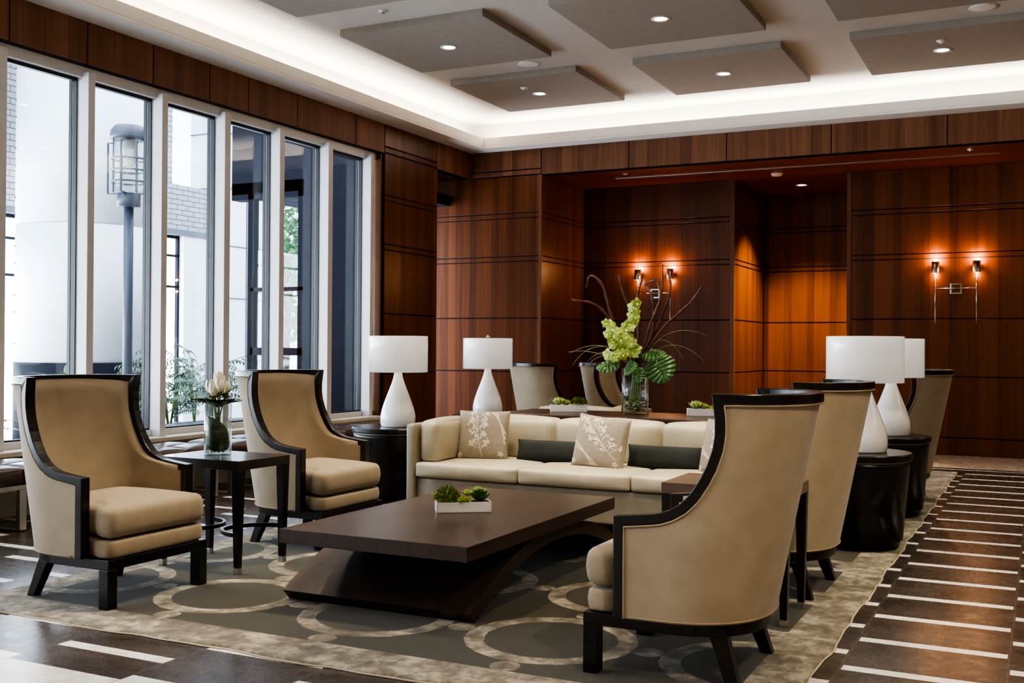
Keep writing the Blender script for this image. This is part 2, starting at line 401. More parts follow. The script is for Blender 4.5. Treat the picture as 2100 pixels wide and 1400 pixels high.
struct(mb.obj('trim_window_jamb',M['edge'],bevel=.003))
for i,(a,b) in enumerate(panes):
    g=struct(MB().box(-7.440,-7.432,a-.01,b+.01,ZB-.01,ZH+.01).obj('window_%d'%(i+1),M['pane']))
    q=MB()
    for bx in ((a-.002,a+.012,ZB,ZH),(b-.016,b+.002,ZB,ZH)): q.box(-7.428,-7.382,*bx); q.box(-7.474,-7.442,*bx)
    q.box(-7.428,-7.382,a,b,ZB-.002,ZB+.014); q.box(-7.428,-7.382,a,b,ZH-.03,ZH+.002)
    q.obj('window_gasket',M['gasket'],parent=g)
# alcove end window
g=struct(MB().box(-8.89,-8.88,12.35,YF,0,ZS).obj('window_17',M['pane']))
MB().box(-8.9,-7.44,12.40,12.52,0,ZS)
struct(MB().box(-8.9,-7.43,12.26,12.38,0,ZS).obj('wall_alcove',M['wallrest']))
struct(MB().box(-6.4,XR+.1,17.0,17.1,0,ZS+.1).box(-6.42,-6.3,YF+.05,17.1,0,ZS+.1).box(-6.35,-3.985,YW+.14,YW+.3,0,ZS+.05).box(-2.27,XR+.1,YW+.14,YW+.3,0,ZS+.05).box(RN,-6.2,YF+.12,YF+.24,0,ZC).obj('wall_light_seal',M['groove']))  # unseen boxes added behind the panelling to stop sky light leaking in
# walls out of view
quadbox('wall_right',M['wallrest'],XR,XR+.15,YN,YW+.2,0,ZC+.1)
quadbox('wall_front',M['wallrest'],-7.45,XR,YN-.15,YN,0,ZC+.1)
quadbox('wall_left_end',M['wallrest'],-7.45,-7.25,YN,-3.2,0,ZS)
# ceiling: soffit ring, cove, coffer
xi,yi=-6.92,13.083; xo,yo=-7.27,13.45
xe,ye=5.3,-3.6; xeo,yeo=5.65,-3.95
def ring(mb,a,b,c,d, A,B,C,D, z0,z1):   # frame between outer rect (a,b,c,d) and inner rect (A,B,C,D)
    mb.box(a,A,c,d,z0,z1); mb.box(B,b,c,d,z0,z1); mb.box(A,B,c,C,z0,z1); mb.box(A,B,D,d,z0,z1)
mb=MB(); ring(mb,-7.44,XR+.05,YN-.05,YF+.14, xi,xe,ye,yi, ZT,ZT+.03)
ring(mb,xi-.02,xe+.02,ye-.02,yi+.02, xi,xe,ye,yi, ZT+.03,ZT+.142)
struct(mb.obj('ceiling_soffit',M['white'],bevel=.003,seg=1))
mb=MB(); ring(mb,xo-.1,xeo+.1,yeo-.1,yo+.1, xo,xeo,yeo,yo, ZT+.03,ZC)
mb.box(xo-.1,xeo+.1,yeo-.1,yo+.1,ZC,ZC+.06)
struct(mb.obj('ceiling',M['ceil']))

# ---------------------------------------------------------------- ceiling panels and fittings
def disc(mb,r0,r1,z0,z1,n=36):
    mb.lathe([(r0,z0),(r1,z0),(r1,z1),(r0,z1)],n=n,cap=False)
PX=[-5.448,-3.195,-.935]; PY=[7.31,9.54,11.745]
cp=thing('ceiling_panel','square taupe ceiling panel nearest the cove corner where walls meet','ceiling panel',(0,0,0),0,'square drop panels in the coffered ceiling')
mb=MB().box(-.795,.795,-.775,.775,0,.07); mb.obj('board',M['cpanel'],cp,bevel=.003)
dl=thing('downlight','','light')
mb=MB(); mb.smooth=True; disc(mb,.062,.088,-.006,0.001); mb.obj('trim_ring',M['white'],dl)
MB().lathe([(.0001,-.001),(.062,-.001),(.062,.0005),(.0001,.0005)],n=32,cap=False).obj('lens',M['lens'],dl)
labels={(0,0):'taupe ceiling panel cut off at top left, above the left windows',
 (0,1):'taupe ceiling panel over the windows, large one with a single downlight',
 (0,2):'smaller-looking taupe ceiling panel nearest the cove corner, with sprinkler and downlight',
 (1,1):'taupe ceiling panel at top centre with a bright downlight',
 (1,2):'taupe ceiling panel right of the corner panel, along the back cove',
 (2,1):'taupe ceiling panel cut off at the top right edge of the photo',
 (2,2):'taupe ceiling panel at right with both a sprinkler and a downlight'}
lcp=[]
for (i,j),lb in labels.items():
    x,y=PX[i],PY[j]
    if (i,j)==(0,2): cp.location=(x,y,4.4); cp['label']=lb
    else: dup(cp,(x,y,4.4),0,lb)
    if (i,j) in ((0,0),(2,1)): continue
    nm={(0,1):'lit downlight in the taupe panel over the windows',(0,2):'lit downlight in the panel nearest the cove corner',
        (1,1):'largest lit downlight, in the top centre panel',(1,2):'lit downlight in the panel above the orchid arrangement',(2,2):'lit downlight in the panel at far right'}[(i,j)]
    if (i,j)==(0,1): dl.location=(x,y,4.4); tag(dl,nm,'downlight','round downlights in the ceiling panels')
    else: dup(dl,(x,y,4.4),0,nm,'round downlights in the ceiling panels')
for l in (-1,):
    o=dup(dl,(-3.137,15.75,ZS),0,'lit round downlight in the dark wood niche ceiling'); 
    if 'group' in o: del o['group']
def fitting(name,x,y,z,r,h,label,cat,m=M['white']):
    t=thing(name,label,cat,(x,y,z))
    mb=MB(); mb.smooth=True; mb.lathe([(.0001,0),(r,0),(r,-h*.4),(r*.8,-h),(.0001,-h)],n=28,cap=False); mb.obj('cover_plate',m,t)
    if r<.07: MB().lathe([(.0001,-h-.001),(r*.45,-h-.001),(r*.4,-h-.014),(.0001,-h-.014)],n=16,cap=False).obj('sprinkler_head',M['nickel'],t)
    else:
        mb=MB(); mb.smooth=True; disc(mb,r*.97,r*1.05,-.006,0); mb.obj('rim',M['white'],t)
fitting('sprinkler',-5.53,8.44,ZC,.045,.012,'small round sprinkler on the ceiling beside the left cut-off panel','sprinkler')
fitting('sprinkler',-5.497,11.41,4.4,.045,.012,'small round sprinkler in the panel nearest the cove corner','sprinkler')
fitting('sprinkler',-.921,11.38,4.4,.045,.012,'small round sprinkler beside the downlight in the right panel','sprinkler')
fitting('sprinkler',-5.106,13.78,ZS,.035,.01,'tiny sprinkler in the wood soffit left of the slot vent','sprinkler')
fitting('sprinkler',-.785,13.74,ZS,.035,.01,'tiny sprinkler in the wood soffit at the right end of the slot vent','sprinkler')
fitting('ceiling_speaker',-5.10,10.71,ZC,.12,.008,'round white ceiling speaker between two taupe panels','speaker')
fitting('ceiling_speaker',-.505,10.67,ZC,.12,.008,'round white ceiling speaker near the top right corner','speaker')
fitting('smoke_detector',-3.241,14.6,ZS,.075,.03,'white smoke detector on the wood soffit above the niche','smoke detector')
t=thing('slot_vent','long thin pale slot vent in the wood soffit','vent',(-2.93,14.143,ZS))
MB().box(-2.445,2.445,-.022,-.012,-.008,0).box(-2.445,2.445,.012,.022,-.008,0).obj('vent_frame',M['nickel'],t)
MB().box(-2.44,2.44,-.012,.012,-.002,.0).obj('slot',M['gasket'],t)

# ---------------------------------------------------------------- rug
def rug():
    x0,x1,y0,y1=-5.05,-.852,3.72,12.78; h=.014
    n=160; top=[];out=[]
    def wav(t,k): return .010*sin(t*5.1+k)+.007*sin(t*11.3+k*2)+.004*sin(t*23+k)
    pts=[]
    for i in range(60): x=x0+(x1-x0)*i/60; pts.append((x,y0+wav(x,0)))
    for i in range(100): y=y0+(y1-y0)*i/100; pts.append((x1+wav(y,1)*.7,y))
    for i in range(60): x=x1-(x1-x0)*i/60; pts.append((x,y1+wav(x,2)*.5))
    for i in range(100): y=y1-(y1-y0)*i/100; pts.append((x0+wav(y,3)*.5,y))
    cxx,cyy=(x0+x1)/2,(y0+y1)/2
    def ins(p,d): 
        return (p[0]+(d if p[0]<cxx else -d)*(1 if abs(p[0]-x0)<.05 or abs(p[0]-x1)<.05 else 0), p[1]+(d if p[1]<cyy else -d)*(1 if abs(p[1]-y0)<.05 or abs(p[1]-y1)<.05 else 0))
    mb=MB()
    mb.loft([[(p[0],p[1],0.001) for p in pts],[(p[0],p[1],h*.7) for p in pts],[(*ins(p,.012),h) for p in pts]],True,True)
    t=mb.obj('area_rug',M['rug'])
    tag(t,'large olive area rug with pale interlocking rings and a mottled border','rug')
    mb=MB(); mb.smooth=True
    mb.tube([(p[0]+(-.004 if p[0]<cxx else .004),p[1]+(-.004 if p[1]<cyy else .004),.004) for p in pts],.0045,6,closed=True)
    mb.obj('binding',M['rugedge'],t)
rug()
RZ=.014   # furniture stands on the pile

# ---------------------------------------------------------------- wing chair (faces +x, front legs at x=0)
def prof_pts():
    return [(.15,.25),(.15,.35),(.15,.45),(.15,.55),(.15,.655),(.24,.664),(.33,.676),(.38,.694),(.425,.722),(.465,.764),(.5,.82),(.528,.878),(.55,.945),(.559,1.0),(.56,1.06),(.555,1.11),(.55,1.156)]
PP=prof_pts()
def interp(t):
    # by cumulative length
    L=[0]
    for i in range(1,len(PP)): L.append(L[-1]+sqrt((PP[i][0]-PP[i-1][0])**2+(PP[i][1]-PP[i-1][1])**2))
    s=t*L[-1]
    for i in range(1,len(PP)):
        if s<=L[i]+1e-9:
            k=(s-L[i-1])/(L[i]-L[i-1]); return (PP[i-1][0]*(1-k)+PP[i][0]*k, PP[i-1][1]*(1-k)+PP[i][1]*k)
    return PP[-1]
W=.37
def plan(z,x_start,u,off=0):
    """point on the U at height z; u 0 (near front edge) .. 1 (far front edge); returns depth d and y, and outward normal"""
    xb=.684+(z-.25)*.199; rad=.36; xs=xb-rad
    st=max(0,xs-x_start)
    # half path: straight st then quarter superellipse
    arc=.62
    tot=st+arc
    half = u*2 if u<=.5 else (1-u)*2
    s=half*tot
    if s<st: d=x_start+s; y=-W; nx,ny=0,-1
    else:
        # if start beyond xs, begin part-way round
        a0=0
        if x_start>xs: a0=math.asin(min(.999,((x_start-xs)/rad))**(1/.86))
        a=a0+(pi/2-a0)*((s-st)/arc)
        e=.86
        d=xs+rad*(sin(a)**e); y=-W*(max(0,cos(a))**e)
        nx=-(max(1e-6,sin(a))**(2-e))/rad; ny=-(max(0,cos(a))**(2-e))/W
        l=sqrt(nx*nx+ny*ny); nx/=l; ny/=l; nx=-nx
    if u>.5: y=-y; ny=-ny
    return d+nx*off, y+ny*off, (nx,ny)
def smooth01(x): x=max(0,min(1,x)); return x*x*(3-2*x)
def shell(u,t,off=0):
    fx,fz=interp(t); zb=.25+t*(1.156-.25)
    half=u*2 if u<=.5 else (1-u)*2
    g=smooth01(half/.75)
    z=fz*(1-g)+zb*g
    d,y,n=plan(z,fx,u,off)
    return V((-d,y,z)),V((-n[0],n[1],0))
def chair():
    root=thing('armchair','','armchair',(0,0,0))
    F=M['fabric']; K=M['black']
    # outer and inner upholstery
    NU,NT=64,40
    mb=MB(); mb.smooth=True
    mb.grid(lambda u,t: shell(u,t,.020)[0],NU,NT)
    mb.obj('outer_upholstery',F,root)
    mb=MB(); mb.smooth=True
    def inner(u,t):
        half=min(u,1-u)*2; e=min(1,half/.16)*min(1,(1-t)/.08+.0)*1.0
        return shell(u,t,-.020-.022*smooth01(e))[0]
    mb.grid(inner,NU,NT)
    mb.obj('inner_upholstery',F,root)
    # wooden trim swept along the open boundary
    path=[]
    N1=0
    LL=[0]
    for i in range(1,len(PP)): LL.append(LL[-1]+sqrt((PP[i][0]-PP[i-1][0])**2+(PP[i][1]-PP[i-1][1])**2))
    tc=LL[4]/LL[-1]; TS=[tc*k/24 for k in range(24)]+[tc+(1-tc)*k/40 for k in range(41)]
    for t in TS:
        p,n=shell(0,t); path.append((p,n))
    N2=56
    top=[]
    for i in range(1,N2):
        u=i/N2; p,n=shell(u,1.); path.append((p,n))
    for t in TS[::-1]:
        p,n=shell(1,t); path.append((p,n))
    cs=[(.15,.655),(.55,1.156)]
    corners=[p for p,_ in path if any(abs(-p.x-c[0])<.003 and abs(p.z-c[1])<.004 for c in cs)]
    path=[(p,n) for p,n in path if all((p-c).length>.062 or (p-c).length<1e-4 for c in corners)]
    def sweep(mb,a0,a1,t0,t1,mat=0):
        rings=[]
        N=len(path)
        for i,(p,n) in enumerate(path):
            q0=path[max(0,i-1)][0]; q1=path[min(N-1,i+1)][0]
            d0=(p-q0); d1=(q1-p)
            if d0.length<1e-6: d0=d1
            if d1.length<1e-6: d1=d0
            d0=d0.normalized(); d1=d1.normalized()
            tn=(d0+d1).normalized(); c=max(.5,tn.dot(d1))
            inn=n.cross(tn); inn=inn.normalized()/c
            rings.append([p+inn*a0+n*t0,p+inn*a1+n*t0,p+inn*a1+n*t1,p+inn*a0+n*t1])
        return mb.loft(rings,True,True)
    # inward = direction into the surface; sign check on first point
    p,n=path[5]; tn=(path[6][0]-path[4][0]).normalized(); sgn=1 if n.cross(tn).x<0 else -1
    mb=MB()
    sweep(mb,-.004*sgn,.036*sgn,-.028,.028)
    mb.obj('frame_trim',K,root,bevel=.004)
    mb=MB(); mb.smooth=True
    for side in (.0245,-.0255):
        pts=[]
        N=len(path)
        for i,(p,n) in enumerate(path):
            q0=path[max(0,i-1)][0]; q1=path[min(N-1,i+1)][0]
            d0=(p-q0).normalized() if (p-q0).length>1e-6 else (q1-p).normalized()
            d1=(q1-p).normalized() if (q1-p).length>1e-6 else d0
            tn=(d0+d1).normalized(); c=max(.5,tn.dot(d1))
            inn=n.cross(tn).normalized()/c*sgn
            pts.append(p+inn*.041+n*side)
        mb.tube(pts,.0042,6)
    # bottom cord round the outside
    mb.tube([shell(k/50,0,.024)[0]+V((0,0,.008)) for k in range(2,49)],.0042,6)
    mb.obj('piping',M['piping'],root)
    # base rail following the plan
    def outline(off,half=.355):
        pts=[(.0+off*.0,-half),( .0,half)]
        L=[]
        for k in range(0,41):
            a=k/40*pi; 
            s=sin(a); c=cos(a); L.append((-(.34+.35*(s**.86)), half*(1 if c>0 else -1)*abs(c)**.86))
        return [(0,-half),(0,half)]+L
    mb=MB().prism(outline(0),.198,.25); mb.obj('base_rail',K,root,bevel=.004)
    for s in (-1,1):
        y=s*.325
        MB().box(-.066,-.001,y-.032,y+.032,0,.2).obj('leg',K,root,bevel=.004)
        bx,tx=-.615,-.545
        by,ty=s*.285,s*.255
        MB().hexa([(bx-.026,by-.024,0),(bx+.026,by-.024,0),(bx+.026,by+.024,0),(bx-.026,by+.024,0)],
                  [(tx-.036,ty-.03,.2),(tx+.036,ty-.03,.2),(tx+.036,ty+.03,.2),(tx-.036,ty+.03,.2)]).obj('leg',K,root,bevel=.004)
    # T-shaped cushions
    def tout(front,ears,inner_,back,post=-.128):
        pts=[(front,-ears),(front,ears),(post,ears),(post,inner_),(back+.12,inner_),(back,inner_*.62),(back,-inner_*.62),(back+.12,-inner_),(post,-inner_),(post,-ears)]
        # densify and round
        out=[]
        n=len(pts)
        for i in range(n):
            a=V(pts[i]); b=V(pts[(i+1)%n]); m=max(2,int((b-a).length/.03))
            for k in range(m): out.append(a.lerp(b,k/m))
        for it in range(3):
            out=[(out[i-1]+out[i]*2+out[(i+1)%len(out)])/4 for i in range(len(out))]
        return out
    def cush(name,z0,z1,r,crown,o):
        mb=MB(); mb.smooth=True
        n=len(o); rings=[]
        def nrm(i):
            d=(o[(i+1)%n]-o[i-1]).normalized(); return V((d.y,-d.x))
        area=sum(o[i].x*o[(i+1)%n].y-o[(i+1)%n].x*o[i].y for i in range(n)); sg=1 if area>0 else -1
        def ringat(inset,z): return [(o[i].x-sg*nrm(i).x*inset,o[i].y-sg*nrm(i).y*inset,z) for i in range(n)]
        K_=5
        for k in range(K_+1):
            a=pi/2*k/K_; rings.append(ringat(r*(1-sin(a)),z0+r*(1-cos(a))))
        rings.append([(p[0]*1.0,p[1]*1.0,(z0+z1)/2) for p in ringat(-.004,0)])
        for k in range(K_+1):
            a=pi/2*k/K_; rings.append(ringat(r*(1-cos(a)),z1-r*(1-sin(a))))
        last=rings[-1]; cx_=-.30
        q=[V((p[0],p[1])) for p in last]
        for s,its in ((.95,4),(.88,14),(.78,30),(.64,60),(.46,100),(.25,120),(.06,120)):
            for _ in range(its): q=[(q[i-1]+q[i]*2+q[(i+1)%n])/4 for i in range(n)]
            h=crown*(1-s*s)
            rings.append([(cx_+(p.x-cx_)*s,p.y*s,z1+h) for p in q])
        mb.loft(rings,True,True)
        # welt cords
        return mb.obj(name,F,root)
    cush('seat_deck',.252,.342,.018,.0,tout(-.003,.345,.315,-.58))
    o=tout(.006,.345,.30,-.60)
    cush('seat_cushion',.350,.512,.05,.05,o)
    return root
C0=chair()
C0.location=(-4.2,4.31,RZ); C0.rotation_euler=(0,0,0)
C0['label']='tan wing armchair at front left, whole with lit seat cushion, beside the tulip table'
G='tan wing armchairs with black frames'; C0['group']=G
dup(C0,(-4.2,6.10,RZ),0,'tan wing armchair behind the tulip table, by the windows',G)
dup(C0,(-1.70,4.475,RZ),pi,'tan wing armchair at front right seen from its outer side, nearest the camera',G)
dup(C0,(-1.725,6.17,RZ),pi-R(2),'tan wing armchair directly behind the front right one, before the drum table',G)
dup(C0,(-1.60,10.28,RZ),pi+R(2),'tan wing armchair at far right behind the second white lamp',G)
dup(C0,(-4.06,11.95,RZ),R(2),'tan wing armchair at the back, left of the orchid vase, showing its inner back',G)
dup(C0,(-4.80,11.55,RZ),R(54),'tan wing armchair at the back beside the far left lamp, turned away',G)

# ---------------------------------------------------------------- soft blocks (sofa cushions, pillows)
def softbox(mb,x0,x1,y0,y1,z0,z1,r=.04,puff=.02,n=14,pinch=0):
    """rounded box with bulging faces via a subdivided cube mapped through a rounded-box function"""
    cx,cy,cz=(x0+x1)/2,(y0+y1)/2,(z0+z1)/2; hx,hy,hz=(x1-x0)/2,(y1-y0)/2,(z1-z0)/2
    def P(a,b,c):
        v=V((a*hx,b*hy,c*hz)); q=V((max(-hx+r,min(hx-r,v.x)),max(-hy+r,min(hy-r,v.y)),max(-hz+r,min(hz-r,v.z))))
        d=v-q
        if d.length>1e-9: v=q+d.normalized()*r
        f=(1-a*a)*(1-b*b) if abs(c)>.999 else ((1-b*b)*(1-c*c) if abs(a)>.999 else (1-a*a)*(1-c*c))
        axis=V((0,0,1 if c>0 else -1)) if abs(c)>.999 else (V((1 if a>0 else -1,0,0)) if abs(a)>.999 else V((0,1 if b>0 else -1,0)))
        v+=axis*puff*f
        return (cx+v.x,cy+v.y,cz+v.z)
    def rm(i):  # denser sampling near edges
        t=-1+2*i/n; return sin(t*pi/2)
    for ax in range(3):
        for s in (-1,1):
            def fn(u,v_,ax=ax,s=s):
                a=rm(u*n); b=rm(v_*n)
                return P(*((s,a,b) if ax==0 else ((a,s,b) if ax==1 else (a,b,s))))
            mb.grid(fn,n,n)
    return mb
def weld(o,d=.0008):
    bm=bmesh.new(); bm.from_mesh(o.data); bmesh.ops.remove_doubles(bm,verts=bm.verts,dist=d); bmesh.ops.recalc_face_normals(bm,faces=bm.faces)
    bm.to_mesh(o.data); bm.free(); return o
def soft(name,mat,parent,*b,**k):
    mb=MB(); mb.smooth=True; softbox(mb,*b,**k); o=mb.obj(name,mat,parent); return weld(o)
def sofa(W2=1.38,ns=3,kind='sofa',cat='sofa'):
    # faces -y; origin centre front on floor
    root=thing(kind,'',cat)
    D=.98
    L=M['leather']; L2=M['leather2']
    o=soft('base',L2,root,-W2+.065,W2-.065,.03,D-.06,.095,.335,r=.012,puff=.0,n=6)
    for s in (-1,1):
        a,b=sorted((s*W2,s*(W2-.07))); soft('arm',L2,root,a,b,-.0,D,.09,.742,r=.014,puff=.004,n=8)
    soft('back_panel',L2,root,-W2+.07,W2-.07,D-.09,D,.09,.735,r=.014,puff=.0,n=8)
    w=(2*W2-.15)/ns
    for i in range(ns):
        x0=-W2+.075+i*w; soft('seat_cushion',L,root,x0+.004,x0+w-.004,.0,D-.12,.338,.452,r=.022,puff=.014,n=16)
        o=soft('back_cushion',L,root,x0+.006,x0+w-.006,.66,.885,.44,.772,r=.05,puff=.022,n=16)
    for s in (-1,1):
        a,b=sorted((s*(W2-.078),s*(W2-.078-.16)))
        o=soft('arm_cushion',L,root,a,b,.06,.68,.446,.765,r=.045,puff=.02,n=14)
        mb=MB(); mb.smooth=True; mb.lathe([(.0001,-.006),(.010,-.004),(.013,0),(.010,.004),(.0001,.006)],n=12,cap=False)
        bt=mb.obj('button',M['nickel'],o); bt.rotation_euler=(0,pi/2,0); bt.location=(s*(W2-.078-.182),.46,.64)
    for s in (-1,1):
        for y in (.12,D-.14): MB().box(s*(W2-.16)-.035,s*(W2-.16)+.035,y-.035,y+.035,0,.096).obj('foot',M['black'],root)
    mb=MB().box(-W2+.25,W2-.25,.2,D-.2,.0,.094); mb.obj('plinth',M['black'],root)
    return root
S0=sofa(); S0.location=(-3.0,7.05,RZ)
S0['label']='long cream leather sofa facing the coffee table, with five throw pillows'
S1=sofa(.47,1,'club_chair','armchair'); S1.location=(-3.93,10.15,RZ); S1.rotation_euler=(0,0,pi); S1['label']='cream leather club chair behind the console, only its back top showing'

# ---------------------------------------------------------------- throw pillows
def pil(u,v,w,h,t,side):
    a=2*u-1; b=2*v-1
    e=(max(0,1-abs(a)**2.6)*max(0,1-abs(b)**2.6))**.42
    k=1-.045*(1-abs(a)**2)*(abs(b)**6); k2=1-.045*(1-abs(b)**2)*(abs(a)**6)
    return V((a*w/2*k2, side*t/2*e, b*h/2*k))
def pillow(name,w,h,t,mat,label,loc,rx,rz,ry=0,motif=0,cat='pillow',group=None):
    mb=MB(); mb.smooth=True
    for s in (-1,1): mb.grid(lambda u,v,s=s: pil(u,v,w,h,t,s),26,26,flip=s>0)
    mats=[mat]
    if motif:
        mats.append(M['print']); mb.mi=1; rnd=random.Random(motif)
        def patch(pts,eps=.0016):
            vs=[]
            for (x,z) in pts:
                x=max(-.97,min(.97,x)); z=max(-.97,min(.97,z))
                p=pil((x+1)/2,(z+1)/2,w,h,t,-1); vs.append((p.x,p.y-eps,p.z))
            c=V((0,0,0))
            for q in vs: c+=V(q)
            c/=len(vs); x_=sum(p[0] for p in pts)/len(pts); z_=sum(p[1] for p in pts)/len(pts)
            p=pil((max(-.97,min(.97,x_))+1)/2,(max(-.97,min(.97,z_))+1)/2,w,h,t,-1)
            mb.add([(p.x,p.y-eps,p.z)]+vs,[(0,i+1,(i+1)%len(vs)+1) for i in range(len(vs))])
        def petal(x,z,ang,l,wd):
            pts=[]
            for k in range(10):
                a=2*pi*k/10; px=l*cos(a)*(1); pz=wd*sin(a)*(1-.35*cos(a))
                pts.append((x+px*cos(ang)-pz*sin(ang),z+px*sin(ang)+pz*cos(ang)))
            patch(pts)
        def stem(pts,wd=.012):
            for i in range(len(pts)-1):
                (x0,z0),(x1,z1)=pts[i],pts[i+1]; l=sqrt((x1-x0)**2+(z1-z0)**2)+1e-6; nx,nz=-(z1-z0)/l*wd,(x1-x0)/l*wd
                patch([(x0-nx,z0-nz),(x1-nx,z1-nz),(x1+nx,z1+nz),(x0+nx,z0+nz)])
        if motif==1: base,tip,rot=(.05,-.9),(-.12,.8),-.1
        elif motif==2: base,tip,rot=(.75,-.6),(-.45,.75),.5
        else: base,tip,rot=(.2,-.8),(.0,.8),.2
        def bl(t,s=.22): 
            return (base[0]+(tip[0]-base[0])*t+s*sin(t*2.4)*-.5, base[1]+(tip[1]-base[1])*t)
        stem([bl(k/14) for k in range(15)])
        for k in range(24):
            tt=.16+.80*k/24; x,z=bl(tt); sd=1 if k%2 else -1
            ang=pi/2+sd*(.9+rnd.uniform(-.3,.3))+rot*.3; ln=rnd.uniform(.18,.42)
            ex,ez=x+ln*cos(ang),z+ln*sin(ang); mx_,mz_=x+ln*.55*cos(ang-.25*sd),z+ln*.55*sin(ang-.25*sd)
            stem([(x,z),(mx_,mz_),(ex,ez)],.008)
            for q in range(5):
                a2=ang+rnd.uniform(-1.6,1.6); rr=rnd.uniform(.03,.10)
                petal(ex+rr*cos(a2),ez+rr*sin(a2),a2,rnd.uniform(.035,.055),rnd.uniform(.022,.032))
            for q in range(3):
                f=rnd.uniform(.3,.9); a2=ang+rnd.choice((-1,1))*1.1
                petal(x+ln*f*cos(ang)+.05*cos(a2),z+ln*f*sin(ang)+.05*sin(a2),a2,.04,.02)
        for k in range(3):      # long blades
            s0=(.3+.1*k,.95) if motif==1 else (-.9,-.05-.12*k)
            e0=(.9,.1-.2*k) if motif==1 else (-.15+.1*k,-.85)
            stem([(s0[0]+(e0[0]-s0[0])*q/6,s0[1]+(e0[1]-s0[1])*q/6+.10*sin(q/6*pi)) for q in range(7)],.016)
            petal(e0[0],e0[1],atan2(e0[1]-s0[1],e0[0]-s0[0]),.09,.03)
        for x,z in ((-.85,-.8),(.75,-.75)):
            for q in range(5): petal(x+.07*cos(q*1.25),z+.07*sin(q*1.25),q*1.25,.05,.03)
        mb.mi=0
    o=mb.obj(name,mats); weld(o,.0004) if not motif else None
    o.location=loc; o.rotation_euler=(rx,ry,rz); tag(o,label,cat,group); return o
PG='printed throw pillows on the cream sofa'
pillow('throw_pillow',.41,.40,.15,M['pillow'],'taupe throw pillow with cream blossom print at the left end of the sofa',(-3.945,7.50,.652),R(-14),R(14),motif=1,group=PG)
pillow('throw_pillow',.42,.40,.15,M['pillow'],'taupe throw pillow with cream blossom print in the middle of the sofa',(-2.925,7.42,.648),R(-14),R(-3),R(5),motif=2,group=PG)
pillow('throw_pillow',.42,.40,.15,M['pillow'],'printed throw pillow at the sofa right end, half hidden by a chair',(-1.99,7.44,.652),R(-14),R(-24),motif=3,group=PG)
pillow('lumbar_pillow',.62,.175,.13,M['velvet'],'charcoal lumbar pillow between the two printed pillows',(-3.39,7.60,.545),R(-16),R(2),cat='pillow',group='charcoal lumbar pillows')
pillow('lumbar_pillow',.62,.180,.13,M['velvet'],'charcoal lumbar pillow right of the middle printed pillow',(-2.47,7.58,.545),R(-14),R(0),cat='pillow',group='charcoal lumbar pillows')

# ---------------------------------------------------------------- coffee table
t=thing('coffee_table','long dark brown coffee table with arched base and thick overhanging top','coffee table',(0,0,RZ))
MB().box(-3.475,-2.39,4.385,6.30,.335,.407).obj('table_top',M['table'],t,bevel=.002,seg=1)
# arch: circular band
def arch(t):
    yc=5.60; ytop=.318
    # outer circle through (4.55,.055) and (yc,ytop)
    def circ(y0,z0,zt): 
        a=yc-y0; h=zt-z0; r=(a*a+h*h)/(2*h); return r,zt-r
    ro,co=circ(4.545,.055,.335); ri,ci=circ(4.60,0,.255)
    pts=[]
    N=28
    a0=math.acos((4.545-yc)/ro) ; 
    for k in range(N+1):
        y=4.545+(2*(yc-4.545))*k/N; pts.append((y,co+sqrt(ro*ro-(y-yc)**2)))
    pts.append((2*yc-4.60,0))
    for k in range(1,N):
        y=2*yc-4.60-(2*(yc-4.60))*k/N; pts.append((y,ci+sqrt(max(0,ri*ri-(y-yc)**2))))
    pts.append((4.60,0))
    mb=MB()
    n=len(pts); x0,x1=-3.575,-2.46
    vs=[(x0,p[0],p[1]) for p in pts]+[(x1,p[0],p[1]) for p in pts]
    fs=[(i,(i+1)%n,n+(i+1)%n,n+i) for i in range(n)]
    # side caps as quads strips (outer i <-> inner)
    m=N+1
    for b in (0,n):
        for k in range(N):
            o0,o1=k,k+1; i0=(n-1)-k if k>0 else n-1; i1=(n-1)-(k+1)
            fs.append((b+o0,b+o1,b+i1,b+i0))
    mb.add(vs,fs)
    mb.obj('arched_base',M['table'],t)
arch(t)

# ---------------------------------------------------------------- side tables
def side_table(name,label,loc,topmat):
    t=thing(name,label,'side table',loc,0,'tall square-legged side tables between the armchairs')
    a,b=.32,.235
    MB().box(-a,a,-b,b,.605,.662).obj('table_top',topmat,t,bevel=.003)
    for sx in (-1,1):
        for sy in (-1,1):
            x,y=sx*(a-.03),sy*(b-.03)
            l=MB().hexa([(x-.017,y-.017,.036),(x+.017,y-.017,.036),(x+.017,y+.017,.036),(x-.017,y+.017,.036)],
                        [(x-.029,y-.029,.605),(x+.029,y-.029,.605),(x+.029,y+.029,.605),(x-.029,y+.029,.605)]).obj('leg',M['black'],t,bevel=.002)
            MB().box(x-.018,x+.018,y-.018,y+.018,0,.036).obj('ferrule',M['nickel'],l,bevel=.002)
    for sx in (-1,1):
        pts=[]
        for k in range(25):
            a_=-pi/2+pi*k/24
            pts.append((sx*((a-.03)-.24*cos(a_)),(b-.03)*sin(a_)))
        mb=MB(); rings=[]
        for k,p in enumerate(pts):
            q0=V(pts[max(0,k-1)]); q1=V(pts[min(24,k+1)]); d=(q1-q0).normalized(); n=V((-d.y,d.x))*.009
            rings.append([(p[0]-n.x,p[1]-n.y,.212),(p[0]+n.x,p[1]+n.y,.212),(p[0]+n.x,p[1]+n.y,.236),(p[0]-n.x,p[1]-n.y,.236)])
        mb.loft(rings); mb.obj('stretcher',M['black'],t)
    return t
side_table('side_table','dark side table holding the white tulips between the left armchairs',(-4.505,5.145,RZ),M['darkwood'])
side_table('side_table','brown-topped side table between the two right armchairs',(-1.405,5.435,RZ),M['oak'])

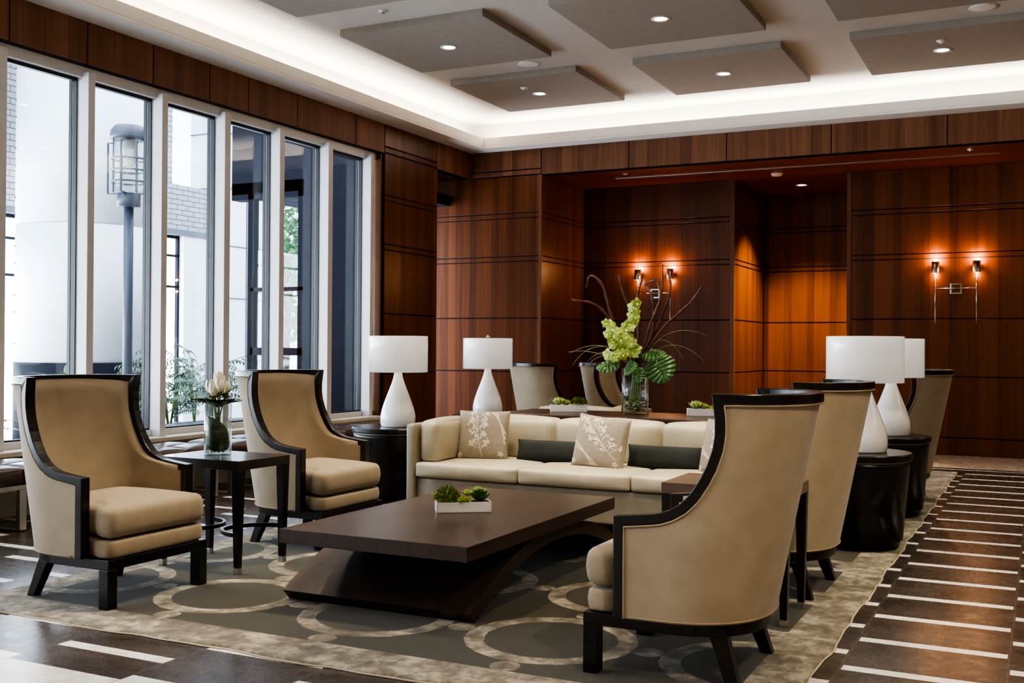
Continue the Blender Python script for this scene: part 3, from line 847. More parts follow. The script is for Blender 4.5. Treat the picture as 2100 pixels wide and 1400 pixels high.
# ---------------------------------------------------------------- drum tables and lamps
def drum(label,loc):
    t=thing('drum_table',label,'side table',loc,0,'round black drum tables under the lamps')
    mb=MB(); mb.smooth=True
    mb.lathe([(.28,.02),(.285,.06),(.30,.06),(.343,.560),(.343,.585),(.33,.585)],n=64); mb.obj('drum_body',M['black'],t,bevel=0).data.polygons
    mb=MB(); mb.smooth=True; mb.lathe([(.335,.585),(.347,.587),(.347,.592),(.335,.594)],n=64); mb.obj('metal_band',M['nickel'],t)
    mb=MB(); mb.lathe([(.33,.594),(.357,.596),(.36,.603),(.36,.632),(.354,.640),(.0001,.640)],n=64,cap=False)
    o=mb.obj('table_top',M['black'],t); 
    mb=MB()
    for k in range(4):
        a=pi/4+k*pi/2; x,y=.22*cos(a),.22*sin(a); mb.box(x-.03,x+.03,y-.03,y+.03,0,.021)
    mb.obj('feet',M['black'],t)
    return t
drum('black drum table at left between the window chair and the sofa arm',(-5.075,7.96,RZ))
D1=drum('black drum table at right, the nearer one behind the second armchair',(-1.145,7.66,RZ))
drum('black drum table at right, the farther one before the far armchair',(-1.165,9.24,RZ))
drum('black drum table at back left, mostly hidden behind the cream sofa',(-5.15,9.87,RZ))
def lamp(label,loc,fin=False):
    t=thing('table_lamp',label,'lamp',loc,0,'white bottle-shaped table lamps')
    mb=MB(); mb.smooth=True
    P=[(.0001,0),(.138,0),(.145,.006),(.152,.05),(.150,.10),(.136,.16),(.112,.23),(.085,.30),(.062,.36),(.045,.41),(.036,.45),(.032,.49),(.030,.54),(.0001,.54)]
    # smooth profile by Catmull
    def cr(P,n=5):
        out=[]
        for i in range(len(P)-1):
            p0,p1,p2,p3=P[max(0,i-1)],P[i],P[i+1],P[min(len(P)-1,i+2)]
            for k in range(n):
                s=k/n; out.append(tuple(.5*(2*p1[j]+(p2[j]-p0[j])*s+(2*p0[j]-5*p1[j]+4*p2[j]-p3[j])*s*s+(3*p1[j]-p0[j]-3*p2[j]+p3[j])*s**3) for j in (0,1)))
        return out+[P[-1]]
    mb.lathe([P[0],P[1]]+cr(P[2:-1],4)+[P[-1]],n=56,cap=False); mb.obj('base',M['ceramic'],t)
    mb=MB(); mb.smooth=True; r=.255
    mb.lathe([(r-.006,.475),(r,.472),(r,.78),(r-.002,.784),(r-.006,.78),(r-.008,.476)],n=72,cap=False); mb.obj('shade',M['shade'],t)
    mb=MB(); 
    for k in range(3):
        a=2*pi*k/3; mb.tube([(0,0,.76),(r*.99*cos(a),r*.99*sin(a),.765)],.003,6)
    mb.tube([(0,0,.53),(0,0,.77)],.006,8); mb.obj('harp',M['chrome'],t)
    if fin: mb=MB(); mb.smooth=True; mb.lathe([(.0001,.795),(.02,.797),(.02,.803),(.008,.806),(.012,.815),(.0001,.82)],n=16,cap=False); mb.obj('finial',M['chrome'],t)
    return t
L0=lamp('white table lamp at left beside the window end, on the black drum table',(-5.03,7.96,.640+RZ))
G='white bottle-shaped table lamps'
lamp('white table lamp before the back wood wall, behind the cream sofa',(-5.15,9.87,.640+RZ),True)['group']=G
for lb,lo in (('nearest and largest white table lamp, at right behind the armchairs',(-1.095,7.66,.640+RZ)),
              ('white table lamp at right partly behind the largest lamp shade',(-1.115,9.24,.640+RZ))):
    dup(L0,lo,0,lb,G)

# ---------------------------------------------------------------- console table
t=thing('console_table','long dark console table behind the cream sofa, holding the orchids','console table',(0,0,RZ))
MB().box(-4.12,-1.86,8.06,8.80,.745,.785).obj('table_top',M['console'],t,bevel=.012,seg=3)
for x in (-3.95,-2.1): MB().box(x-.04,x+.04,8.16,8.70,0,.746).obj('leg_panel',M['console'],t,bevel=.003)
CT=.785+RZ

# ---------------------------------------------------------------- plants
def leafpatch(mb,base,direction,up,length,width,curl=.3,n=6,thick=0,cup=.3,tipw=0.):
    """pointed leaf as a strip of quads, curved"""
    d=V(direction).normalized(); u=V(up).normalized(); s=d.cross(u).normalized(); u=s.cross(d).normalized()
    rows=[]
    for i in range(n+1):
        t=i/n; p=V(base)+d*(length*t*cos(curl*t))+u*(-length*t*sin(curl*t)*.9)
        w=width*.5*(sin(pi*min(1,t*.92+.08))**.8)+tipw
        rows.append([p-s*w+u*(cup*w),p,p+s*w+u*(cup*w)])
    vs=[q for r in rows for q in r]; fs=[]
    for i in range(n):
        a=i*3; fs+= [(a,a+1,a+4,a+3),(a+1,a+2,a+5,a+4)]
    mb.add(vs,fs)
def rosette(mb,c,r,layers=4,per=8,ww=.42,open_=.9):
    for l in range(layers):
        f=1-l/(layers); 
        for k in range(per-l):
            a=2*pi*(k+.5*l)/(per-l)+l*.3; el=R(12)+(1-f)*R(75)
            d=V((cos(a)*cos(el),sin(a)*cos(el),sin(el))); up=V((-cos(a)*sin(el),-sin(a)*sin(el),cos(el)))
            leafpatch(mb,V(c)+V((0,0,.004*l)),d,up,r*(.45+.6*f),r*ww*(.5+.6*f),curl=-.5,n=5,cup=.5)
def tuft(mb,c,rad,h,n,rnd,wd=.012,ln=.03):
    for k in range(n):
        a=rnd.uniform(0,2*pi); q=sqrt(rnd.random()); el=rnd.uniform(.2,1.4)
        x=rad*q*cos(a); y=rad*q*sin(a); z=h*sqrt(max(0,1-q*q))*rnd.uniform(.6,1)
        d=V((cos(a)*q+rnd.uniform(-.4,.4),sin(a)*q+rnd.uniform(-.4,.4),.7+rnd.uniform(-.3,.3)))
        leafpatch(mb,V(c)+V((x,y,z)),d,V((rnd.uniform(-1,1),rnd.uniform(-1,1),1)),ln*rnd.uniform(.6,1.3),wd,curl=rnd.uniform(-.5,.5),n=2,cup=.3)
def planter(label,loc,rz,kind):
    t=thing('succulent_planter',label,'planter',loc,rz,'white box planters of succulents')
    w,d,h=.155,.062,.058
    mb=MB(); q=.006
    mb.box(-w,w,-d,-d+q,0,h).box(-w,w,d-q,d,0,h).box(-w,-w+q,-d,d,0,h).box(w-q,w,-d,d,0,h).box(-w,w,-d,d,0,.006)
    mb.obj('box',M['planter'],t,bevel=.0012)
    MB().box(-w+q,w-q,-d+q,d-q,.006,h-.006).obj('soil',M['soil'],t)
    rnd=random.Random(kind)
    if kind==1:
        mb=MB(); mb.smooth=True; mb.lathe([(.055,.05),(.062,.07),(.055,.10),(.03,.118),(.0001,.122)],c=(-.09,0,0),n=20,cap=False)
        tuft(mb,(-.09,0,.055),.066,.078,620,rnd,.008,.022); mb.obj('moss_mound',M['moss'],t)
        mb=MB(); tuft(mb,(.0,-.03,.05),.04,.03,260,rnd,.010,.014); mb.obj('lime_sedum',M['lime'],t)
        mb=MB(); rosette(mb,(.095,-.005,.055),.075,5,10,.5); rosette(mb,(.10,.0,.085),.05,3,8,.5); mb.obj('green_succulent',M['darkleaf'],t)
        for a in (((.085,.02,.10),.045,3,7),((.115,.0,.10),.035,3,6),((-.145,.0,.075),.05,2,5),((.03,.03,.08),.05,3,7),((-.08,.02,.105),.04,3,6)):
            mb=MB(); rosette(mb,*a); mb.obj('pale_rosette',M['limepale'],t)
        mb=MB(); mb.smooth=True
        for x,y in ((-.01,.02),(.012,.005),(.03,.0)): mb.lathe([(.0001,.0),(.016,.004),(.017,.014),(.0001,.022)],c=(x,y,.05),n=10,cap=False)
        mb.obj('pebble',M['pebble'],t)
    else:
        s=-1 if kind==2 else 1
        for a in (((-.085,0,.055),.085,4,9,.42),((-.02,.005,.052),.06,4,8,.42)):
            mb=MB(); rosette(mb,*a); mb.obj('pale_rosette',M['limepale'],t)
        mb=MB()
        if kind==2: tuft(mb,(.09,0,.052),.06,.055,420,rnd,.007,.03); mb.obj('moss_mound',M['moss'],t)
        else: 
            tuft(mb,(.08,0,.05),.06,.03,320,rnd,.010,.016); mb.obj('lime_sedum',M['lime'],t)
    return t
planter('white box planter of mossy succulents centred on the coffee table',(-2.94,5.345,.407+RZ),R(35.5),1)
planter('white box planter of succulents on the console, left of the orchid vase',(-3.66,8.52,CT),R(28),2)
planter('white box planter of succulents on the console, right of the orchid vase',(-2.47,8.60,CT),R(22),3)

# tulip vase
def vase(mb,r,h,th,n=48):
    mb.smooth=True
    mb.lathe([(.0001,0),(r,0),(r,h),(r-th,h),(r-th,th*3),(.0001,th*3)],n=n,cap=False)
def bez(a,b,c,n=12):
    a,b,c=V(a),V(b),V(c); return [a*(1-t)**2+b*2*t*(1-t)+c*t*t for t in [k/n for k in range(n+1)]]
def tulips(label,loc,rz=0):
    t=thing('tulip_vase',label,'vase',loc,rz)
    mb=MB(); vase(mb,.082,.315,.004); mb.obj('glass_vase',M['glass'],t)
    mb=MB(); mb.smooth=True; mb.lathe([(.0001,.013),(.077,.013),(.077,.235),(.0001,.235)],n=40,cap=False); mb.obj('water',M['water'],t)
    # coiled leaf inside
    mb=MB(); mb.smooth=True
    def lf(u,v):
        a=u*1.25*pi+2.9; z=.03+.16*v+.11*u*(1-.3*v); r=.072-.004*v; w=sin(pi*min(1,max(0,u)))**.5
        z=.135+ (v-.5)*.20*w - .09*(u-.5)
        return V((r*cos(a),r*sin(a),max(.02,z)))
    mb.grid(lf,40,8); mb.obj('wrapped_leaf',M['wrap'],t,solid=.001)
    rnd=random.Random(3)
    mb=MB(); mb.smooth=True
    heads=[(-.055,-.01,.405),(.0,.0,.455),(.055,.01,.40),(.01,-.05,.385),(-.02,.05,.43),(.05,-.04,.41)]
    for x,y,z in heads: mb.tube(bez((rnd.uniform(-.03,.03),rnd.uniform(-.03,.03),.03),(0,0,.25),(x,y,z-.02)),.004,6)
    for k in range(9):
        a=2*pi*k/9; mb.tube(bez((.04*cos(a),.04*sin(a),.015),(.02*cos(a+1),.02*sin(a+1),.1),(.01*cos(a),.01*sin(a),.26)),.0035,5)
    mb.obj('stem',M['stem'],t)
    for x,y,z in heads:
        mb=MB(); mb.smooth=True
        for k in range(6):
            a=2*pi*k/6+(.5 if k%2 else 0); off=.75 if k%2 else .95
            def pt(u,v,a=a,off=off):
                w=(u-.5)*2; th=a+w*.72*(1-.25*v)
                r=.031*off*(sin(pi*(.12+.62*v)))**.8*(1+.05*w*w)
                zz=.078*v-.018*w*w*v
                return V((x+r*cos(th),y+r*sin(th),z-.02+zz))
            mb.grid(pt,6,8)
        mb.obj('tulip',M['tulip'],t)
    mb=MB(); mb.smooth=True
    tuft(mb,(0,0,.33),.06,.05,160,rnd,.010,.03); mb.obj('filler_foliage',M['moss'],t)
    for k,(a,l) in enumerate(((R(205),.19),(R(10),.16),(R(285),.14),(R(60),.16),(R(130),.16),(R(245),.16),(R(330),.15))):
        mb=MB(); mb.smooth=True
        d=V((cos(a),sin(a),.35)); leafpatch(mb,(0,0,.31),d,(0,0,1),l,.10,curl=.25,n=8,cup=.35)
        leafpatch(mb,(.0,.0,.29),V((cos(a+.4),sin(a+.4),.5)),(0,0,1),l*.8,.09,curl=.2,n=8,cup=.3)
        mb.obj('collar_leaf',M['wrap'],t)
    mb=MB()
    for k in range(3): leafpatch(mb,(0,0,.33),V((.85,-.15+.14*k,.75+.1*k)),(0,0,1),.2,.010,curl=.3,n=6,cup=0)
    mb.obj('grass_blade',M['wrap'],t)
    return t
tulips('clear glass vase of white tulips wrapped in leaves, on the dark side table',(-4.54,5.13,.662+RZ))

# orchid arrangement
def orchids():
    bx,by,bz=-3.062,8.53,CT
    t=thing('orchid_arrangement','tall glass vase of lime green orchids, branches and monstera leaves on the console','flower arrangement',(bx,by,bz))
    k0=1.0
    mb=MB(); vase(mb,.113,.38,.005,56); mb.obj('glass_vase',M['glass'],t)
    mb=MB(); mb.smooth=True; mb.lathe([(.0001,.016),(.107,.016),(.107,.30),(.0001,.30)],n=48,cap=False); mb.obj('water',M['water'],t)
    rnd=random.Random(5)
    mb=MB(); mb.smooth=True
    for k in range(120):
        a=rnd.uniform(0,2*pi); q=.09*sqrt(rnd.random()); z=.024+.075*rnd.random(); r=rnd.uniform(.009,.016)
        mb.lathe([(.0001,-.7*r),(r*.8,-.4*r),(r,0),(r*.75,.45*r),(.0001,.65*r)],c=(q*cos(a),q*sin(a),z),n=8,cap=False)
    o=mb.obj('pebbles',M['pebble'],t); o['kind']='stuff'
    # helper: local coords from image-aligned sideways/height; sideways axis = camera right, depth jitter
    rx=V((.92,.39,0)); dy=V((-.39,.92,0))
    def P(s,z,d=0): return rx*s*1.0+dy*d+V((0,0,z-.8))
    mb=MB(); mb.smooth=True
    for k in range(10):
        a=2*pi*k/10; mb.tube(bez((.07*cos(a),.07*sin(a),.03),(.02*cos(a+1),.02*sin(a+1),.2),(.02*cos(a),.02*sin(a),.40)),.005,6)
    mb.obj('stem',M['stem'],t)
    # branches
    tips=[[(0,1.22),(-.10,1.45),(-.30,1.70),(-.50,1.745)],[(0,1.25),(-.17,1.55),(-.26,1.86),(-.36,1.95),(-.39,1.86)],
          [(.0,1.2),(.02,1.52),(-.09,1.77),(-.14,1.955)],[(.02,1.2),(.03,1.55),(.02,1.78),(.06,1.95)],
          [(.03,1.2),(.14,1.5),(.13,1.78),(.08,1.88),(.15,1.915)],[(.03,1.2),(.12,1.55),(.20,1.80),(.21,2.045)],
          [(.04,1.2),(.17,1.5),(.27,1.82),(.25,2.0)],[(.05,1.25),(.22,1.52),(.42,1.72),(.52,1.86)],[(.04,1.2),(.10,1.5),(.19,1.75),(.17,1.90)]]
    for k,tp in enumerate(tips):
        pts=[P(s*1.05,z,rnd.uniform(-.03,.03)*i) for i,(s,z) in enumerate(tp)]
        # catmull smooth
        full=[]
        for i in range(len(pts)-1):
            p0,p1,p2,p3=pts[max(0,i-1)],pts[i],pts[i+1],pts[min(len(pts)-1,i+2)]
            for q in range(6):
                s=q/6; full.append(.5*(2*p1+(p2-p0)*s+(2*p0-5*p1+4*p2-p3)*s*s+(3*p1-p0-3*p2+p3)*s**3))
        full.append(pts[-1]); N=len(full)
        rad=[.0145*(1-.62*i/N)+.0025*sin(i*1.9+k) for i in range(N)]
        mb=MB(); mb.smooth=True; mb.tube(full,[max(.003,r) for r in rad],7)
        e=full[-1]; mb.tube([e,e+V((rnd.uniform(-.03,.03),0,.02)),e+V((rnd.uniform(-.05,.05),0,.0))],.003,5)
        mb.obj('branch',M['branch'],t)
    # orchid blooms along two spikes
    def bloom(c,face,r):
        mb=MB(); mb.smooth=True
        f=V(face).normalized(); a=V((0,0,1)); s=f.cross(a).normalized(); u=s.cross(f)
        for k in range(5):
            an=2*pi*k/5+pi/2; d=(s*cos(an)+u*sin(an))+f*.25
            leafpatch(mb,c,d,f,r,r*.85,curl=.35,n=4,cup=.25)
        leafpatch(mb,V(c)+f*.005,f*.9-u*.5,u,r*.55,r*.45,curl=.6,n=4,cup=.6)
        return mb
    spots=[]
    for k in range(26):
        q=k/25; s=-.035+.06*(1-q)*0-.09*(1-q)*.9+.05*q; z=1.36+.36*q
        spots.append((s+rnd.uniform(-.045,.045)*(1.15-q*.5),z,-.04+rnd.uniform(-.05,.05)))
    for k in range(22):
        q=k/21; s=-.25+.26*q; z=1.52-.18*q+rnd.uniform(-.05,.06)
        spots.append((s,z,-.08+rnd.uniform(-.05,.05)))
    for k in range(20):
        spots.append((-.14+rnd.uniform(-.10,.12),1.34+rnd.uniform(-.08,.12),-.1+rnd.uniform(-.04,.04)))
    for s,z,d in spots:
        c=P(s,z,d); bloom(c,V((.35+rnd.uniform(-.6,.6),-1,rnd.uniform(-.3,.4))),rnd.uniform(.042,.058)).obj('orchid_bloom',M['orchid'],t)
    mb=MB(); mb.smooth=True
    mb.tube(bez(P(0,1.1),P(-.1,1.4),P(.0,1.72)),.006,6); mb.tube(bez(P(0,1.1),P(-.05,1.45),P(-.24,1.52)),.006,6); mb.obj('flower_spike',M['stem'],t)
    # monstera leaves
    def monstera(c,nrm,tip,L,Wd,split=True):
        mb=MB(); mb.smooth=True; nrm=V(nrm).normalized(); tp=(V(tip)-nrm*V(tip).dot(nrm)).normalized(); sd=tp.cross(nrm)
        c=V(c); n=9
        for sgn in (-1,1):
            for k in range(n):
                a0=pi*(k)/n; a1=pi*(k+.80 if split else k+1)/n
                def rim(a,e=1):
                    r=L*(.55+.45*cos(a*.5)**2)
                    return c+tp*(r*cos(a)*.9)+sd*(sgn*Wd*sin(a)*(1.))*e-nrm*(.25*Wd*sin(a)**2)
                def mid(a): return c+tp*(L*.55*cos(a)*.9)
                m0,m1=mid(a0),mid(a1); r0,r1=rim(a0),rim((a0+a1)/2,1.05),
                mb.add([m0,m1,rim(a1),r1,r0],[(0,1,2,3,4)])
        mb.tube([c-tp*L*.5,c+tp*L*.5],.003,5)
        return mb
    for c,nr,tp,L,Wd in ((P(.19,1.20,-.1),(.1,-1,.35),(.55,-.2,-.9),.17,.135),(P(.12,1.31,-.02),(.2,-.6,.9),(1,.1,.15),.15,.09),
                       (P(-.20,1.22,-.09),(-.1,-.8,.8),(-1,-.3,-.25),.15,.085),(P(-.04,1.20,-.12),(-.2,-1,.5),(-.5,-.2,-1),.10,.06),
                       (P(.02,1.14,-.12),(.1,-1,.1),(.2,0,-1),.10,.055)):
        o=monstera(c,nr,tp,L,Wd); o.tube(bez((0,0,.3),(0,0,.40),c),.004,5); o.obj('monstera_leaf',M['leaf'],t,solid=.0012)
    # lily grass arcs
    for pts in ([(0,1.25),(-.30,1.46),(-.53,1.30)],[(0,1.25),(-.34,1.50),(-.52,1.19)],[(0,1.2),(-.36,1.42),(-.44,1.06)],[(0,1.2),(-.38,1.36),(-.55,1.31)],
                [(.05,1.2),(.22,1.62),(.60,1.45)],[(.05,1.22),(.2,1.60),(.40,1.25)],[(.05,1.22),(.30,1.52),(.56,1.24)],[(0,1.2),(-.25,1.42),(-.40,1.22)]):
        mb=MB(); mb.smooth=True; a=[P(s*1.02,z,rnd.uniform(-.04,.04)) for s,z in pts]
        q=bez(a[0],a[1],a[2],14); mb.tube(q,[.0035*(1-.7*i/14) for i in range(15)],5); mb.obj('grass_blade',M['grassb'],t)
orchids()

# ---------------------------------------------------------------- tufted benches under the windows
def bench(label,y0,y1):
    x0,x1=-6.985,-6.53+0
    x1=-6.56; x0=-7.12
    t=thing('bench',label,'bench',(0,0,0),0,'tufted brown leather benches under the windows')
    n=max(3,round((y1-y0)/.42)); w=(y1-y0)/n
    mb=MB(); mb.smooth=True
    for r in range(2):
        xa=x0+(x1-x0)*r/2; xb=x0+(x1-x0)*(r+1)/2
        for k in range(n): softbox(mb,xa,xb,y0+k*w,y0+(k+1)*w,.335,.462,r=.03,puff=.022,n=8)
    mb.obj('cushion',M['brown'],t)
    MB().box(x0+.01,x1-.01,y0+.01,y1-.01,.30,.336).obj('frame',M['nickel'],t,bevel=.003)
    for y in (y0+.04,(y0+y1)/2,y1-.04):
        MB().box(x1-.055,x1-.015,y-.03,y+.03,.0,.30).box(x0+.015,x0+.055,y-.03,y+.03,0,.30).box(x0+.015,x1-.015,y-.03,y+.03,0,.012).obj('leg',M['nickel'],t,bevel=.003)
bench('tufted brown leather bench behind the front left armchair',3.35,7.45)
bench('tufted brown leather bench running on to the left drum table',7.60,10.15)

# ---------------------------------------------------------------- wall sconces
def sconce(label,x):
    t=thing('wall_sconce',label,'wall sconce',(x,YW-.0,0),0,'twin-cylinder chrome wall sconces')
    MB().box(-.07,.07,-.022,-.001,2.066,2.206).obj('backplate',M['chrome'],t,bevel=.003)
    MB().box(-.05,.05,-.024,-.0215,2.086,2.186).obj('plate_recess',M['panel'],t)
    mb=MB(); mb.smooth=True; mb.tube([(-.244,-.08,2.138),(.244,-.08,2.138)],.0065,10); mb.obj('crossbar',M['chrome'],t)
    mb=MB(); mb.smooth=True; mb.tube([(0,-.02,2.138),(0,-.08,2.138)],.009,10); mb.obj('arm',M['chrome'],t)
    for s in (-1,1):
        mb=MB(); mb.smooth=True; mb.tube([(s*.244,-.08,1.69),(s*.244,-.08,2.335)],.0075,10); mb.obj('rod',M['chrome'],t)
        mb=MB(); mb.smooth=True; mb.lathe([(.048,2.335),(.048,2.482),(.045,2.482),(.045,2.337)],c=(s*.244,-.08,0),n=28,cap=False); 
        sh=mb.obj('shade',M['nickel'],t)
        mb=MB(); mb.smooth=True; mb.lathe([(.0001,2.40),(.018,2.405),(.02,2.43),(.0001,2.45)],c=(s*.244,-.08,0),n=12,cap=False); mb.obj('bulb',M['glow'],sh)
        for z,e in ((2.52,7),(2.315,1.5)):
            l=bpy.data.lights.new('sconce_light','POINT'); l.energy=e; l.color=(1,.52,.24); l.shadow_soft_size=.02
            lo=bpy.data.objects.new('sconce_light',l); lo.location=(x+s*.244,YW-.075,z); col.objects.link(lo)
sconce('twin-cylinder chrome sconce on the right wood wall, fully visible',-1.011)
sconce('twin-cylinder chrome sconce behind the orchid branches',-5.045)

# ---------------------------------------------------------------- outside the windows
struct(MB().box(-30,-7.46,-8,30,-.15,-.02).obj('ground_terrace',M['deck']))
def cyl(mb,x,y,r,z0,z1,n=64): mb.smooth=True; return mb.lathe([(r,z0),(r,z1)],c=(x,y,0),n=n)
t=thing('round_column','big round pale metal-clad column outside the left windows','column',(-12.0,10.87,0))
mb=MB(); mb.smooth=True
for z0,z1 in ((1.1,2.95),(2.96,5.2),(5.21,9)): mb.lathe([(.92,z0),(.92,z1)],n=72)
mb.obj('cladding',M['concrete'],t)
mb=MB(); mb.smooth=True; cyl(mb,0,0,.93,-.05,1.1); mb.obj('dark_base',M['steel'],t)
mb=MB(); mb.smooth=True
for k in range(14):
    z=1.35+k*.33+(.1 if k%2 else 0); a=R(-108-14); x,y=.925*cos(a),.925*sin(a); mb.lathe([(.0001,z-.018),(.016,z),(.0001,z+.018)],c=(x,y,0),n=8,cap=False)
mb.obj('rivets',M['lampgrey'],t)
# brick facade with openings (plane x=-13.5, runs along y)
t=thing('brick_building','pale brick building with tall dark-framed windows beyond the terrace','building',(-13.5,0,0))
mb=MB(); mb.box(-.4,0,-6,14.05,3.32,9).box(-.4,0,14.05,15.1,3.32,4.13).box(-.4,0,14.05,15.1,5.6,9)
mb.obj('brick_wall',M['brick'],t)
MB().box(-.38,.04,-6,15.2,3.25,3.34).obj('lintel',M['lampgrey'],t)
mb=MB()
for y in (-4,-1.2,1.6,4.4,7.2,10.0,12.6): mb.box(-.3,.0,y-.12,y+.12,0,3.3)
mb.box(-.3,0,14.35,15.2,0,3.3)
mb.obj('pier',M['concrete'],t)
for i,(a,b) in enumerate(((-3.88,-1.32),(-1.08,1.48),(1.72,4.28),(4.52,7.08),(7.32,9.88),(10.12,12.48),(12.72,14.35))):
    w=MB(); 
    for z in (2.36,2.9): w.box(-.16,-.10,a,b,z-.02,z+.02)
    for y in (a+.02,(a+b)/2,b-.02): w.box(-.16,-.10,y-.025,y+.025,0,3.28)
    w.box(-.16,-.1,a,b,3.2,3.28)
    f=w.obj('storefront_window',M['steel'],t)
    MB().box(-.2,-.19,a,b,0,3.28).obj('pane',M['skyglow'],f)
t=MB().box(-14.1,-13.3,15.15,16.4,0,9).obj('square_column',M['concrete']); tag(t,'pale square stone pillar with dark joints at the end of the brick wall','column')
for z in (2.2,3.15,4.2,5.2): MB().box(-14.11,-13.29,15.14,16.41,z-.012,z+.012).obj('joint',M['lampgrey'],t)
MB().box(-13.30,-13.285,15.75,15.78,0,9).obj('joint',M['lampgrey'],t)
# lamp post
lx,ly=-8.62,8.35
t=thing('street_lamp','grey terrace lamp post with caged glass cylinder lantern','street lamp',(lx,ly,0))
mb=MB(); mb.smooth=True; cyl(mb,0,0,.05,-.02,2.84,24); mb.obj('pole',M['lampgrey'],t)
mb=MB(); mb.smooth=True; mb.lathe([(.12,2.79),(.12,2.93),(.05,2.93)],n=24); mb.obj('collar',M['lampgrey'],t)
mb=MB(); mb.smooth=True; mb.lathe([(.165,2.93),(.165,3.50),(.160,3.50),(.160,2.93)],n=36,cap=False); mb.obj('glass_cylinder',M['glass'],t)
mb=MB(); mb.smooth=True; mb.lathe([(.0001,3.50),(.19,3.50),(.195,3.52),(.19,3.58),(.15,3.635),(.0001,3.65)],n=36,cap=False); mb.obj('cap',M['lampgrey'],t)
mb=MB(); mb.smooth=True; mb.lathe([(.05,3.22),(.09,3.48),(.0001,3.49)],n=24,cap=False); mb.obj('diffuser',M['white'],t)
mb=MB()
for z in (3.05,3.17,3.29):
    mb.tube([(.175*cos(2*pi*k/32),.175*sin(2*pi*k/32),z) for k in range(32)],.011,6,closed=True)
for k in range(4):
    a=R(25)+pi/2*k; x,y=.225*cos(a),.225*sin(a); mb.tube([(x*.8,y*.8,3.46),(x,y,3.46),(x,y,2.93),(0,0,2.93)],.011,6)
for k in range(4):
    a=R(70)+pi/2*k; x,y=.17*cos(a),.17*sin(a); mb.tube([(x,y,3.5),(x,y,2.93)],.008,6)
mb.obj('cage',M['lampgrey'],t)
# glazed entrance box and canopy
t=thing('entrance_vestibule','dark steel framed entrance vestibule outside the right windows','vestibule',(0,0,0))
MB().box(-9.75,-7.6,11.25,14,3.35,3.5).box(-9.75,-7.6,11.25,11.45,3.28,5.2).obj('canopy',M['steel'],t)
mb=MB()
for (x,y) in ((-9.42,11.3),(-8.6,11.3),(-9.42,13.9)): mb.box(x-.05,x+.05,y-.05,y+.05,0,3.35)
mb.box(-9.42,-8.5,11.25,11.35,1.22,1.32).box(-9.42,-8.5,11.25,11.35,2.06,2.11)
mb.obj('frame',M['steel'],t)
MB().box(-9.4,-8.6,11.29,11.30,0,3.4).obj('glazing',M['pane'],t)
MB().box(-8.55,-7.6,11.24,11.36,0,4.6).obj('dark_panel',M['steel'],t)
MB().box(-8.36,-8.14,11.22,11.24,.1,2.6).obj('door_leaf',M['lampgrey'],t)
# trees
def tree(label,x,y,h,r,seed):
    t=thing('tree',label,'tree',(x,y,0),0,'leafy trees across the street'); rnd=random.Random(seed)
    mb=MB(); mb.smooth=True; mb.tube([(0,0,0),(.1,0,h*.4),(0,.1,h*.7)],[.12,.09,.04],8); mb.obj('trunk',M['bark'],t)
    mb=MB()
    for k in range(1500):
        a=rnd.uniform(0,2*pi); b=math.acos(rnd.uniform(-1,1)); q=r*rnd.random()**.4
        c=V((q*sin(b)*cos(a),q*sin(b)*sin(a),h*.68+q*cos(b)*.9))
        leafpatch(mb,c,V((rnd.uniform(-1,1),rnd.uniform(-1,1),rnd.uniform(-1,1))),V((.3,.2,1)),.22,.14,n=2)
    mb.obj('crown',M['tree'],t)
tree('green leafy tree glimpsed through the vestibule glass, nearer one',-14.6,18.5,4.2,1.7,1)
tree('green leafy tree glimpsed through the vestibule glass, farther one',-16.5,22.5,5.0,2.0,2)
# palm bed
def palm(label,x,y,h,seed,n=26,s=1.):
    t=thing('palm_plant',label,'plant',(x,y,.30),0,'feathery palms in the terrace planter'); rnd=random.Random(seed)
    mb=MB(); mb.smooth=True
    for k in range(5): 
        a=rnd.uniform(0,6.28); mb.tube([(0,0,0),(.08*cos(a),.08*sin(a),h*.5)],.012,6)
    mb.obj('stalks',M['stem'],t)
    mb=MB()
    for k in range(n):
        a=rnd.uniform(0,2*pi); el=rnd.uniform(.35,1.35); L=h*rnd.uniform(.6,1.)*s
        st=V((.1*cos(a),.1*sin(a),h*rnd.uniform(.15,.5)))
        p1=st+V((cos(a)*cos(el),sin(a)*cos(el),sin(el)))*L*.6; p2=p1+V((cos(a)*.8,sin(a)*.8,-.25))*L*.45
        q=bez(st,p1,p2,14)
        mb.tube(q,.004,4)
        for i in range(2,15):
            d=(q[i]-q[i-1]).normalized(); sd=d.cross(V((0,0,1))).normalized()
            for sg in (-1,1):
                leafpatch(mb,q[i],d*.7+sd*sg-V((0,0,.25)),(0,0,1),.15*(1.1-.5*i/14),.024,curl=.5,n=2,cup=0)
    mb.obj('fronds',M['palm'],t)
palm('feathery palm in the terrace planter nearer the windows',-9.35,9.72,.92,12,46)
palm('taller feathery palm at the far end of the terrace planter',-10.0,10.85,1.18,11,60)
t=thing('terrace_planter','long low dark planter trough for the palms on the terrace','planter',(-9.7,10.3,0))
MB().box(-.6,.7,-.95,.85,-.02,.30).obj('trough',M['steel'],t,bevel=.01)
MB().box(-.57,.67,-.92,.82,.30,.32).obj('soil',M['soil'],t)
t=thing('terrace_bench','low slatted dark bench on the terrace before the palms','bench',(-8.5,9.75,0))
MB().box(-.25,.25,-.75,.75,.42,.47).obj('seat',M['lampgrey'],t,bevel=.005)
for y in (-.65,.65): MB().box(-.22,.22,y-.04,y+.04,-.02,.42).obj('leg',M['steel'],t)
